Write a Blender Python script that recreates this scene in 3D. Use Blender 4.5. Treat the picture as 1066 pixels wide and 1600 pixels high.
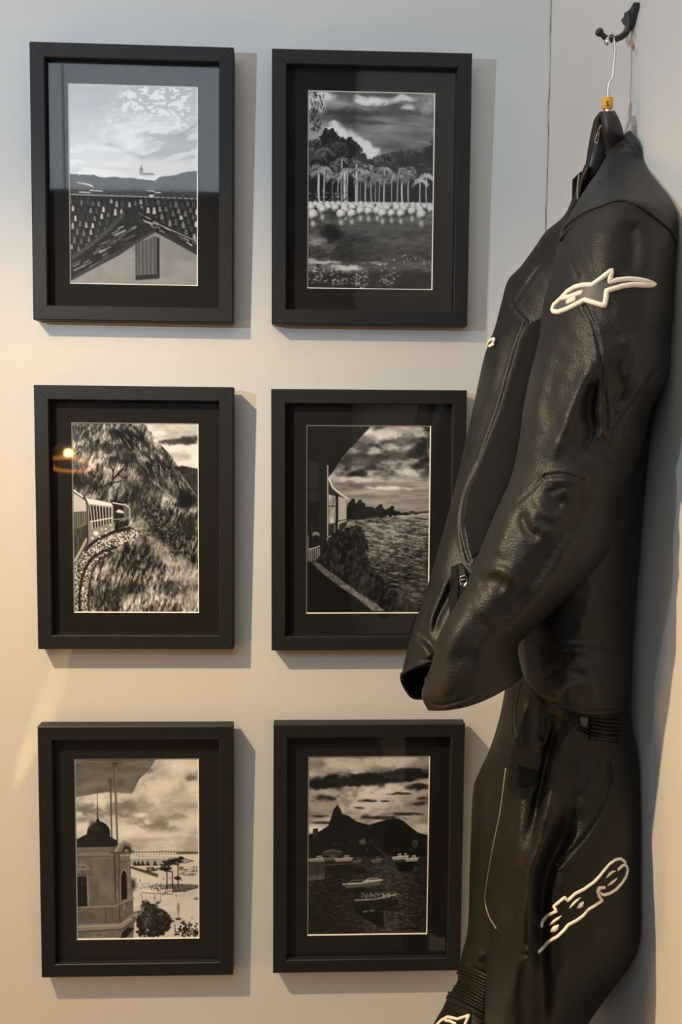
import bpy, bmesh, math, random
import numpy as np
from mathutils import Vector, Matrix
from mathutils.bvhtree import BVHTree
from mathutils.geometry import delaunay_2d_cdt

sc = bpy.context.scene
for o in list(bpy.data.objects):
    bpy.data.objects.remove(o, do_unlink=True)
COL = sc.collection

# ------------------------------------------------------------------ camera
CAMZ = 1.36
F_PX = 1419.8
CAM = np.array([0.0, 0.0, CAMZ])
RT = np.array([0.99921195, -0.03891789, 0.00780219])
UP = np.array([-0.00546691, 0.05975462, 0.99819813])
FW = np.array([0.03931398, 0.99745415, -0.05949477])
cam_data = bpy.data.cameras.new('camera')
cam_data.sensor_fit = 'HORIZONTAL'
cam_data.sensor_width = 36.0
cam_data.lens = 36.0 * F_PX / 1066.0
cam_data.clip_start = 0.05
cam = bpy.data.objects.new('camera', cam_data)
COL.objects.link(cam)
cam.matrix_world = Matrix(((RT[0], UP[0], -FW[0], 0), (RT[1], UP[1], -FW[1], 0),
                           (RT[2], UP[2], -FW[2], CAMZ), (0, 0, 0, 1)))
sc.camera = cam

def un(px, py, y):
    """photo pixel -> world point(s) on the plane at distance y in front of the camera"""
    px = np.asarray(px, float); py = np.asarray(py, float); y = np.asarray(y, float)
    d = RT * ((px - 533) / F_PX)[..., None] - UP * ((py - 800) / F_PX)[..., None] + FW
    return CAM + d * (y / d[..., 1])[..., None]
# ------------------------------------------------------------------ light
world = bpy.data.worlds.new('world')
sc.world = world
world.use_nodes = True
bg = world.node_tree.nodes['Background']
bg.inputs['Color'].default_value = (1.0, 0.95, 0.84, 1)
bg.inputs['Strength'].default_value = 1.25

def spot(name, loc, target, power, color, size_deg, blend, radius):
    d = bpy.data.lights.new(name, 'SPOT')
    d.energy = power; d.color = color
    d.spot_size = math.radians(size_deg); d.spot_blend = blend; d.shadow_soft_size = radius
    o = bpy.data.objects.new(name, d); COL.objects.link(o)
    o.location = loc
    o.rotation_euler = (Vector(target) - Vector(loc)).to_track_quat('-Z', 'Y').to_euler()
    return o
def point(name, loc, power, color, radius):
    d = bpy.data.lights.new(name, 'POINT')
    d.energy = power; d.color = color; d.shadow_soft_size = radius
    o = bpy.data.objects.new(name, d); COL.objects.link(o); o.location = loc
    return o
# warm track spotlight high on the left, cool lamp lower on the left, plus an added amber fill light low on the left
spot('warm_spotlight', (-0.92, 0.44, 2.24), (0.50, 1.28, 0.02), 144, (1.0, 0.72, 0.40), 71, 1.0, 0.016)
spot('cool_lamp', (-1.10, 0.25, 1.70), (0.20, 1.28, 2.10), 42, (0.64, 0.82, 1.0), 88, 1.0, 0.016)
point('amber_fill_light', (-1.95, 0.50, 0.55), 44, (1.0, 0.50, 0.11), 0.30)

_a = un(-130, 1590, 1.235); _b = un(66, 1120, 1.2848)
spot('wall_streak_light', _a, _b, 14.0, (1.0, 0.66, 0.28), 5.0, 0.9, 0.002)  # added narrow beam grazing the wall, imitates a reflected warm streak

sc.view_settings.view_transform = 'Standard'
sc.view_settings.look = 'None'
sc.view_settings.exposure = 0.0
sc.view_settings.gamma = 1.0
sc.view_settings.use_curve_mapping = False

# ------------------------------------------------------------------ helpers
def unp(px, py, y):
    return Vector(un(px, py, y))

def link(o, parent=None, label=None, cat=None, group=None, kind=None):
    COL.objects.link(o)
    if parent is not None: o.parent = parent
    if label: o['label'] = label
    if cat: o['category'] = cat
    if group: o['group'] = group
    if kind: o['kind'] = kind
    return o
def empty(name, loc, label, cat, group=None):
    o = bpy.data.objects.new(name, None)
    o.location = loc; o.empty_display_size = 0.05
    return link(o, None, label, cat, group)
def origin(p):
    o = np.zeros(3)
    while p is not None:
        o = o + np.array(p.location); p = p.parent
    return o
def mesh_np(name, V, F, mat, parent=None, smooth=True, **kw):
    """V (n,3) world (or parent-local) coords, F list/array of faces"""
    me = bpy.data.meshes.new(name)
    V = np.asarray(V, float)
    V = V - origin(parent)
    if isinstance(F, np.ndarray):
        nf, k = F.shape
        me.vertices.add(len(V)); me.vertices.foreach_set('co', V.astype(np.float32).ravel())
        me.loops.add(nf * k); me.loops.foreach_set('vertex_index', F.astype(np.int32).ravel())
        me.polygons.add(nf); me.polygons.foreach_set('loop_start', np.arange(0, nf * k, k, dtype=np.int32))
        me.update(calc_edges=True)
        me.validate()
    else:
        me.from_pydata([tuple(v) for v in V], [], [tuple(f) for f in F])
        me.update()
    if smooth:
        me.polygons.foreach_set('use_smooth', [True] * len(me.polygons))
    if mat: me.materials.append(mat)
    o = bpy.data.objects.new(name, me)
    return link(o, parent, **kw)
def mesh_bm(name, bm, mat, parent=None, smooth=False, **kw):
    me = bpy.data.meshes.new(name)
    bmesh.ops.recalc_face_normals(bm, faces=bm.faces)
    bm.to_mesh(me); bm.free()
    if smooth:
        me.polygons.foreach_set('use_smooth', [True] * len(me.polygons))
    if mat: me.materials.append(mat)
    o = bpy.data.objects.new(name, me)
    return link(o, parent, **kw)
def bm_box(bm, x0, x1, y0, y1, z0, z1):
    vs = [bm.verts.new((x, y, z)) for x in (x0, x1) for y in (y0, y1) for z in (z0, z1)]
    for f in ((0, 1, 3, 2), (4, 6, 7, 5), (0, 4, 5, 1), (2, 3, 7, 6), (0, 2, 6, 4), (1, 5, 7, 3)):
        bm.faces.new([vs[i] for i in f])
def catmull(P, n):
    P = np.asarray(P, float)
    if len(P) == 2:
        t = np.linspace(0, 1, n)[:, None]; return P[0] * (1 - t) + P[1] * t
    seg = np.linalg.norm(np.diff(P[:, :2], axis=0), axis=1); s = np.concatenate([[0], np.cumsum(seg)])
    t = np.linspace(0, s[-1], n); out = np.zeros((n, P.shape[1]))
    m = np.zeros_like(P)
    for i in range(len(P)):
        a, b = max(i - 1, 0), min(i + 1, len(P) - 1)
        m[i] = (P[b] - P[a]) / max(s[b] - s[a], 1e-9)
    idx = np.clip(np.searchsorted(s, t, side='right') - 1, 0, len(P) - 2)
    h = (s[idx + 1] - s[idx]); u = ((t - s[idx]) / np.maximum(h, 1e-9))[:, None]; h = h[:, None]
    return (P[idx] * (2 * u**3 - 3 * u**2 + 1) + m[idx] * h * (u**3 - 2 * u**2 + u)
            + P[idx + 1] * (-2 * u**3 + 3 * u**2) + m[idx + 1] * h * (u**3 - u**2))
def resample(P, step):
    P = np.asarray(P, float)
    L = np.linalg.norm(np.diff(P[:, :2], axis=0), axis=1).sum()
    return catmull(P, max(int(L / step) + 1, 2))
def polyres(P, step):
    """linear resample keeping the corners"""
    P = np.asarray(P, float); out = []
    for a, b in zip(P[:-1], P[1:]):
        n = max(int(np.linalg.norm(b - a) / step), 1)
        for i in range(n): out.append(a + (b - a) * i / n)
    out.append(P[-1]); return np.array(out)
_lat = {}
def vnoise(X, Y, seed):
    if seed not in _lat: _lat[seed] = np.random.RandomState(seed).rand(64, 64)
    g = _lat[seed]
    xi = np.floor(X).astype(int); yi = np.floor(Y).astype(int)
    fx = X - xi; fy = Y - yi
    fx = fx * fx * (3 - 2 * fx); fy = fy * fy * (3 - 2 * fy)
    a = g[yi % 64, xi % 64]; b = g[yi % 64, (xi + 1) % 64]
    c = g[(yi + 1) % 64, xi % 64]; d = g[(yi + 1) % 64, (xi + 1) % 64]
    return (a * (1 - fx) + b * fx) * (1 - fy) + (c * (1 - fx) + d * fx) * fy
def fbm(X, Y, seed, octv=4):
    s = 0; amp = 0.5; tot = 0
    for k in range(octv):
        s = s + amp * vnoise(X * 2**k + 7.3 * k, Y * 2**k + 3.1 * k, seed + k); tot += amp; amp *= 0.55
    return s / tot
def seg_dist(X, Y, pts):
    pts = np.asarray(pts, float); best = np.full(X.shape, 1e9)
    for (x0, y0), (x1, y1) in zip(pts[:-1], pts[1:]):
        dx, dy = x1 - x0, y1 - y0; L2 = dx * dx + dy * dy + 1e-12
        t = np.clip(((X - x0) * dx + (Y - y0) * dy) / L2, 0, 1)
        best = np.minimum(best, (X - x0 - t * dx)**2 + (Y - y0 - t * dy)**2)
    return np.sqrt(best)
def inside(X, Y, pts):
    pts = np.asarray(pts, float); ins = np.zeros(X.shape, bool)
    for (x0, y0), (x1, y1) in zip(pts, np.roll(pts, -1, axis=0)):
        if y0 == y1: continue
        c = ((y0 > Y) != (y1 > Y)) & (X < (x1 - x0) * (Y - y0) / (y1 - y0) + x0)
        ins ^= c
    return ins

# ------------------------------------------------------------------ materials
def mat(name, color, rough=0.5, metal=0.0, spec=0.5, coat=0.0):
    m = bpy.data.materials.new(name); m.use_nodes = True
    b = m.node_tree.nodes['Principled BSDF']
    b.inputs['Base Color'].default_value = (*color, 1)
    b.inputs['Roughness'].default_value = rough
    b.inputs['Metallic'].default_value = metal
    b.inputs['Specular IOR Level'].default_value = spec
    b.inputs['Coat Weight'].default_value = coat
    return m
def nodes(m):
    return m.node_tree, m.node_tree.nodes, m.node_tree.links, m.node_tree.nodes['Principled BSDF']
def add_bump(m, scale, strength, dist=0.001, kind='noise', detail=4, mix=None):
    t, n, l, b = nodes(m)
    tc = n.new('ShaderNodeTexCoord')
    if kind == 'noise':
        tx = n.new('ShaderNodeTexNoise'); tx.inputs['Scale'].default_value = scale; tx.inputs['Detail'].default_value = detail
        out = tx.outputs['Fac']
    else:
        tx = n.new('ShaderNodeTexVoronoi'); tx.inputs['Scale'].default_value = scale
        out = tx.outputs['Distance']
    l.new(tc.outputs['Object'], tx.inputs['Vector'])
    bp = n.new('ShaderNodeBump'); bp.inputs['Strength'].default_value = strength; bp.inputs['Distance'].default_value = dist
    l.new(out, bp.inputs['Height'])
    if b.inputs['Normal'].is_linked:
        l.new(b.inputs['Normal'].links[0].from_socket, bp.inputs['Normal'])
    l.new(bp.outputs['Normal'], b.inputs['Normal'])
    return m
def color_noise(m, c0, c1, scale, lo=0.35, hi=0.65, detail=3):
    t, n, l, b = nodes(m)
    tc = n.new('ShaderNodeTexCoord'); tx = n.new('ShaderNodeTexNoise')
    tx.inputs['Scale'].default_value = scale; tx.inputs['Detail'].default_value = detail
    l.new(tc.outputs['Object'], tx.inputs['Vector'])
    r = n.new('ShaderNodeValToRGB'); r.color_ramp.elements[0].position = lo; r.color_ramp.elements[1].position = hi
    r.color_ramp.elements[0].color = (*c0, 1); r.color_ramp.elements[1].color = (*c1, 1)
    l.new(tx.outputs['Fac'], r.inputs['Fac']); l.new(r.outputs['Color'], b.inputs['Base Color'])
    return m

M = {}
M['wall'] = add_bump(add_bump(color_noise(mat('painted_wall', (0.6, 0.6, 0.59), 0.55, spec=0.3), (0.595, 0.59, 0.58), (0.63, 0.627, 0.62), 2.2), 9, 0.12, 0.004), 160, 0.06, 0.001)
M['floor'] = color_noise(mat('floor_boards', (0.2, 0.15, 0.1), 0.5), (0.07, 0.045, 0.03), (0.10, 0.07, 0.045), 6)
M['dark_wall'] = mat('brown_wall', (0.04, 0.03, 0.023), 0.8)
M['crack'] = color_noise(mat('corner_crack', (0.2, 0.19, 0.17), 0.9), (0.12, 0.11, 0.10), (0.40, 0.38, 0.35), 30)
M['flake'] = color_noise(mat('flaked_paint', (0.4, 0.33, 0.28), 0.9), (0.34, 0.27, 0.22), (0.62, 0.56, 0.52), 180)
M['frame'] = add_bump(color_noise(mat('black_wood', (0.02, 0.02, 0.022), 0.5, spec=0.34), (0.008, 0.008, 0.009), (0.0145, 0.0145, 0.0165), 350), 500, 0.3, 0.0006)
M['mat'] = add_bump(mat('black_mat_board', (0.012, 0.011, 0.011), 0.8, spec=0.2), 700, 0.1, 0.0003)
M['bevel'] = mat('white_mat_core', (0.85, 0.82, 0.74), 0.7)
M['backing'] = mat('brown_backing', (0.16, 0.11, 0.07), 0.9)
def leather(name, c, rough, grain=1.0, spec=0.34):
    m = mat(name, c, rough, spec=spec)
    color_noise(m, tuple(x * 0.8 for x in c), tuple(x * 1.25 for x in c), 28)
    add_bump(m, 650, 0.4 * grain, 0.0007, 'voronoi')
    add_bump(m, 130, 0.24 * grain, 0.0014)
    t, n, l, b = nodes(m)
    tc = n.new('ShaderNodeTexCoord'); tx = n.new('ShaderNodeTexNoise'); tx.inputs['Scale'].default_value = 22; tx.inputs['Detail'].default_value = 3
    mr = n.new('ShaderNodeMapRange'); mr.inputs['To Min'].default_value = rough - 0.07; mr.inputs['To Max'].default_value = rough + 0.09
    l.new(tc.outputs['Object'], tx.inputs['Vector']); l.new(tx.outputs['Fac'], mr.inputs['Value']); l.new(mr.outputs['Result'], b.inputs['Roughness'])
    return m
M['leather'] = leather('black_leather', (0.0095, 0.0094, 0.0098), 0.47)
M['pants'] = leather('worn_black_leather', (0.0075, 0.0066, 0.0056), 0.46, 1.0, 0.24)
M['stretch'] = add_bump(mat('black_stretch_fabric', (0.006, 0.006, 0.007), 0.85, spec=0.2), 900, 0.5, 0.0006)
M['lining'] = mat('black_lining', (0.004, 0.004, 0.004), 0.9, spec=0.1)
M['white'] = mat('white_rubber', (0.78, 0.73, 0.64), 0.45)
M['grey_patch'] = mat('grey_leather_patch', (0.060, 0.060, 0.062), 0.5)
M['hook'] = add_bump(mat('black_cast_metal', (0.010, 0.010, 0.011), 0.38, spec=0.6), 220, 0.5, 0.001)
M['steel'] = mat('bright_steel', (0.72, 0.72, 0.71), 0.22, metal=1.0)
M['yellow'] = mat('yellow_plastic', (0.80, 0.40, 0.015), 0.35)
M['ink'] = mat('dark_print', (0.03, 0.025, 0.02), 0.6)
M['hanger'] = add_bump(mat('black_hanger_plastic', (0.017, 0.017, 0.018), 0.45), 400, 0.12, 0.0006)
M['gloss'] = mat('glossy_black_plastic', (0.010, 0.014, 0.020), 0.28, spec=0.6)
M['bronze'] = mat('worn_edge', (0.25, 0.22, 0.17), 0.5)
M['copper'] = mat('copper', (0.80, 0.36, 0.13), 0.3, metal=1.0)
def emit(name, c, s):
    m = bpy.data.materials.new(name); m.use_nodes = True
    n = m.node_tree.nodes; n.remove(n['Principled BSDF'])
    e = n.new('ShaderNodeEmission'); e.inputs['Color'].default_value = (*c, 1); e.inputs['Strength'].default_value = s
    m.node_tree.links.new(e.outputs[0], n['Material Output'].inputs[0]); return m
M['bulb'] = emit('lamp_bulb', (1.0, 0.62, 0.22), 90)
M['glow'] = emit('lamp_filament_ring', (1.0, 0.30, 0.03), 7)
M['sky'] = emit('daylight_pane', (0.80, 0.90, 1.0), 2.6)
g = bpy.data.materials.new('picture_glass'); g.use_nodes = True
n = g.node_tree.nodes; n.remove(n['Principled BSDF'])
tr = n.new('ShaderNodeBsdfTransparent'); gl = n.new('ShaderNodeBsdfGlossy'); gl.inputs['Roughness'].default_value = 0.03
lw = n.new('ShaderNodeLayerWeight'); lw.inputs['Blend'].default_value = 0.5
pw = n.new('ShaderNodeMath'); pw.operation = 'POWER'; pw.inputs[1].default_value = 5
ma = n.new('ShaderNodeMath'); ma.operation = 'MULTIPLY_ADD'; ma.inputs[1].default_value = 0.96; ma.inputs[2].default_value = 0.035
mx = n.new('ShaderNodeMixShader'); gk = g.node_tree.links
gk.new(lw.outputs['Facing'], pw.inputs[0]); gk.new(pw.outputs[0], ma.inputs[0]); gk.new(ma.outputs[0], mx.inputs[0])
gk.new(tr.outputs[0], mx.inputs[1]); gk.new(gl.outputs[0], mx.inputs[2]); gk.new(mx.outputs[0], n['Material Output'].inputs[0])
M['glass'] = g
pm = mat('photo_paper', (0.5, 0.5, 0.5), 0.42, spec=0.3)
t_, n_, l_, b_ = nodes(pm)
at_ = n_.new('ShaderNodeAttribute'); at_.attribute_name = 'print'
l_.new(at_.outputs['Color'], b_.inputs['Base Color'])
M['print'] = pm

# ------------------------------------------------------------------ the room
YB = 1.2848          # picture wall
XR = 0.3375          # side wall with the hook
X0, Y0, ZC = -5.2, -4.0, 4.8
bm = bmesh.new(); bm_box(bm, X0, XR + 0.12, YB, YB + 0.12, 0, ZC)
mesh_bm('wall_back', bm, M['wall'], kind='structure')
bm = bmesh.new(); bm_box(bm, XR, XR + 0.12, Y0, YB, 0, ZC)
mesh_bm('wall_right', bm, M['wall'], kind='structure')
bm = bmesh.new(); bm_box(bm, X0 - 0.12, X0, Y0, YB, 0, ZC)
mesh_bm('wall_left', bm, M['dark_wall'], kind='structure')
bm = bmesh.new(); bm_box(bm, X0 - .12, XR + 0.12, Y0 - 0.12, YB + .12, -0.1, 0)
mesh_bm('floor', bm, M['floor'], kind='structure')
# wall behind the camera with the daylight window that the glass mirrors
WX0, WX1, WZ0, WZ1 = -5.0, -0.30, 2.95, 4.6
bm = bmesh.new()
bm_box(bm, X0, WX0, Y0 - 0.12, Y0, 0, ZC); bm_box(bm, WX1, XR, Y0 - 0.12, Y0, 0, ZC)
bm_box(bm, WX0, WX1, Y0 - 0.12, Y0, 0, WZ0); bm_box(bm, WX0, WX1, Y0 - 0.12, Y0, WZ1, ZC)
mesh_bm('wall_front', bm, M['dark_wall'], kind='structure')
bm = bmesh.new()
w = 0.05
for a in ((WX0, WX0 + w, WZ0, WZ1), (WX1 - w, WX1, WZ0, WZ1), (WX0, WX1, WZ0, WZ0 + w), (WX0, WX1, WZ1 - w, WZ1)):
    bm_box(bm, a[0], a[1], Y0 - 0.09, Y0 + 0.02, a[2], a[3])
win = mesh_bm('window_1', bm, M['frame'], kind='structure')
bm = bmesh.new(); bm_box(bm, WX0 + w, WX1 - w, Y0 - 0.06, Y0 - 0.05, WZ0 + w, WZ1 - w)
mesh_bm('pane', bm, M['sky'], win)
# hairline crack running down the painted corner
rng = random.Random(4)
zz = np.linspace(0.02, 3.2, 150)
V = []; Fc = []
xo = 0
for i, z in enumerate(zz):
    xo = 0.8 * xo + rng.uniform(-.0007, .0007)
    wd = 0.0003 + 0.0004 * rng.random()
    cx = XR - 0.0035 + xo + (0.0015 if 1.87 < z < 1.93 else 0)
    for sx, yy in ((-1, -0.0008), (0, -0.0013), (1, -0.0008)):
        V.append((cx + sx * wd, YB + yy, z))
    if i:
        b = 3 * (i - 1)
        Fc += [(b, b + 1, b + 4, b + 3), (b + 1, b + 2, b + 5, b + 4)]
crack = mesh_np('trim_1', V, Fc, M['crack'], kind='structure')

# ------------------------------------------------------------------ the six black-and-white prints
NX, NY = 200, 304
class Canvas:
    def __init__(s, x0, y0, x1, y1):
        s.X, s.Y = np.meshgrid(np.linspace(x0, x1, NX), np.linspace(y0, y1, NY))
        s.c = (x1 - x0) / NX; s.a = np.full(s.X.shape, 0.5)
        k = (x1 - x0) / 1000
        s.w1 = 2.2 * (fbm(s.X / (70 * k) + 5, s.Y / (45 * k) + 5, 301, 4) - .5); s.w2 = 2.2 * (fbm(s.X / (70 * k) + 25, s.Y / (45 * k) + 15, 311, 4) - .5)
        s.r1 = 2.2 * (fbm(s.X / (22 * k) + 5, s.Y / (22 * k) + 5, 321, 3) - .5); s.r2 = 2.2 * (fbm(s.X / (22 * k) + 25, s.Y / (22 * k) + 15, 331, 3) - .5)
    def put(s, m, v):
        s.a = s.a * (1 - m) + v * m
    def poly(s, pts, v, soft=1.0, rag=0.0):
        pts = np.asarray(pts, float); X = s.X + rag * s.r1; Y = s.Y + rag * s.r2
        d = seg_dist(X, Y, np.vstack([pts, pts[:1]]))
        d = np.where(inside(X, Y, pts), -d, d)
        m = np.clip(0.5 - d / (s.c * soft), 0, 1); s.put(m, v); return m
    def line(s, pts, w, v, o=1.0):
        pts = np.asarray(pts, float); r = w + 3 * s.c
        bx = (s.X > pts[:, 0].min() - r) & (s.X < pts[:, 0].max() + r) & (s.Y > pts[:, 1].min() - r) & (s.Y < pts[:, 1].max() + r)
        if not bx.any(): return
        d = seg_dist(s.X[bx], s.Y[bx], pts)
        m = np.clip(0.5 - (d - w / 2) / s.c, 0, 1) * o * min(1, w / s.c + .3)
        s.a[bx] = s.a[bx] * (1 - m) + v * m
    def ell(s, cx, cy, rx, ry, v, o=1.0, soft=1.0):
        d = (np.hypot((s.X - cx) / rx, (s.Y - cy) / ry) - 1) * min(rx, ry)
        m = np.clip(0.5 - d / (s.c * soft), 0, 1) * o; s.put(m, v)
    def glow(s, cx, cy, rx, ry, v, o=1.0):
        q = ((s.X - cx) / rx + .75 * s.w1)**2 + ((s.Y - cy) / ry + .75 * s.w2)**2
        s.put(np.clip(1.25 * np.exp(-q**1.4), 0, 1) * o, v)
    def n(s, sx, sy, seed, octv=4, ang=0.0):
        c, q = math.cos(ang), math.sin(ang)
        return np.clip(.5 + 1.7 * (fbm((s.X * c + s.Y * q) / sx + 20, (-s.X * q + s.Y * c) / sy + 20, seed, octv) - .5), 0, 1)
def sstep(a, b, x):
    t = np.clip((x - a) / (b - a), 0, 1); return t * t * (3 - 2 * t)

def print_roofs():
    c = Canvas(30, 48, 1034, 1606); X, Y = c.X, c.Y; R = random.Random(3)
    c.a = 0.70 + 0.13 * sstep(48, 600, Y) + 0.03 * (c.n(300, 120, 1) - .5)
    puff = sstep(0.55, 0.63, c.n(42, 26, 5, 3)) * sstep(300, 520, X + (Y - 200) * .35) * sstep(480, 330, Y) * sstep(1080, 900, X)
    c.put(puff, 0.95)
    c.glow(580, 400, 260, 130, 0.95, .75)
    st = sstep(0.45, 0.62, c.n(220, 38, 9, 4, -.32)) * sstep(330, 430, Y) * sstep(660, 560, Y)
    c.put(st * sstep(380, 640, X) * .75, 0.62)
    c.line([(340, 505), (430, 530), (520, 570), (600, 600)], 34, 0.64, .55); c.glow(800, 500, 220, 40, .70, .6)
    c.line([(900, 420), (1034, 330)], 26, .62, .7)
    c.glow(540, 480, 110, 60, 0.97, .8)
    st2 = sstep(0.4, 0.62, c.n(300, 30, 15, 4, .08)) * sstep(470, 560, Y); c.put(st2 * .8 * sstep(620, 300, X), .95)
    hill = [(20, 742), (140, 748), (210, 748), (300, 768), (370, 755), (440, 766), (500, 762), (570, 770), (700, 752), (800, 742), (880, 726), (950, 702), (1040, 696), (1040, 912), (20, 912)]
    c.poly(hill, 0.27 + 0.16 * (c.n(22, 16, 21) - .5), rag=6)
    c.glow(300, 900, 400, 40, .36, .5)
    c.poly([(580, 738), (690, 738), (745, 742), (700, 780), (660, 778), (600, 772), (580, 770)], .90)
    for k in range(6): c.line([(612 + k * 16, 748), (612 + k * 16, 760)], 5, .5, .7)
    c.poly([(606, 722), (685, 722), (695, 738), (606, 738)], .45); c.poly([(577, 690), (607, 690), (607, 738), (577, 738)], .55)
    c.line([(592, 660), (592, 692)], 8, .45); c.ell(592, 686, 10, 8, .4)
    for q in ((100, 810, 200, 826), (108, 883, 190, 886), (190, 868, 285, 872), (640, 860, 690, 862), (700, 875, 740, 872), (150, 815, 215, 840)):
        c.line([(q[0], q[1]), (q[2], q[3])], 10, .82, .8)
    # tiled slope behind
    c.put(sstep(900, 906, Y), 0.17 + .12 * (c.n(20, 20, 31) - .5))
    c.line([(20, 903), (500, 908), (1040, 915)], 9, .62); c.ell(672, 900, 22, 10, .75)
    for k in range(24):
        xt = 45 + k * 45; lean = (-0.10 if xt < 470 else 0.10) + (xt - 520) / 1000 * .75
        y = 925 + R.random() * 30
        c.line([(xt + 18, 915), (xt + 18 + lean * 500, 1415)], 13, .09, .8)
        while y < 1420:
            x = xt + lean * (y - 915); h = 34 + R.random() * 22
            v = R.choice([.32, .40, .46, .52, .62, .72, .26])
            c.poly([(x - 13, y + h), (x - 7, y), (x + 7, y), (x + 14 + lean * 10, y + h)], v)
            c.line([(x - 12, y + h), (x + 14, y + h)], 7, .12, .8)
            y += h + 8 + R.random() * 8
    # gable roof in front
    c.poly([(500, 1010), (440, 1050), (280, 1200), (120, 1330), (40, 1405), (20, 1580), (60, 1570), (690, 1180), (700, 1120), (600, 1000)], .14 + .10 * (c.n(24, 10, 41, 4, -.5) - .5))
    c.line([(450, 1050), (330, 1180), (200, 1290), (50, 1400)], 30, .36, .85)
    for k in range(60):
        t = R.random(); s = R.random()
        x = 560 - 470 * t + 60 * s; y = 1040 + 400 * t + 130 * s * (1.2 - t * .5); L = 40 + R.random() * 60
        c.line([(x, y), (x - L * .85, y + L * .45)], 6 + 9 * R.random(), R.choice([.10, .30, .42, .55, .66]), .8)
    c.line([(400, 1225), (410, 1320)], 8, .06); c.line([(445, 1120), (480, 1180)], 8, .06)
    c.poly([(60, 1560), (560, 1250), (700, 1165), (690, 1200), (60, 1590)], .20)
    c.poly([(540, 1020), (600, 1025), (760, 1110), (900, 1190), (1020, 1240), (1040, 1270), (1040, 1370), (880, 1300), (730, 1210), (690, 1180), (640, 1110)], .12 + .08 * (c.n(18, 14, 44) - .5))
    for k in range(34):
        t = R.random(); x = 560 + 460 * t; y = 1030 + 215 * t + R.random() * 60
        c.line([(x, y), (x + 34, y + 18)], 7 + 5 * R.random(), R.choice([.55, .66, .35, .15, .75]), .8)
    c.line([(620, 1105), (720, 1120), (860, 1180), (1034, 1255)], 9, .66, .9)
    c.poly([(690, 1180), (740, 1205), (1040, 1365), (1040, 1610), (20, 1610), (20, 1590), (60, 1570), (420, 1370)], .56 + .05 * (c.n(90, 60, 51) - .5))
    c.line([(1040, 1340), (740, 1190)], 26, .26, .9); c.line([(60, 1560), (540, 1275), (690, 1180)], 24, .30, .9)
    c.poly([(545, 1280), (690, 1215), (733, 1232), (733, 1552), (547, 1568)], .42 + .05 * (c.n(14, 200, 52) - .5))
    for k, x in enumerate((568, 602, 632, 665, 695)): c.line([(x, 1270 - k * 10), (x, 1525)], 5, .22, .9)
    c.poly([(710, 1225), (733, 1232), (733, 1552), (710, 1550)], .20); c.poly([(547, 1532), (733, 1515), (733, 1552), (547, 1568)], .22)
    c.line([(547, 1290), (547, 1568)], 7, .2)
    return c.a

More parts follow.
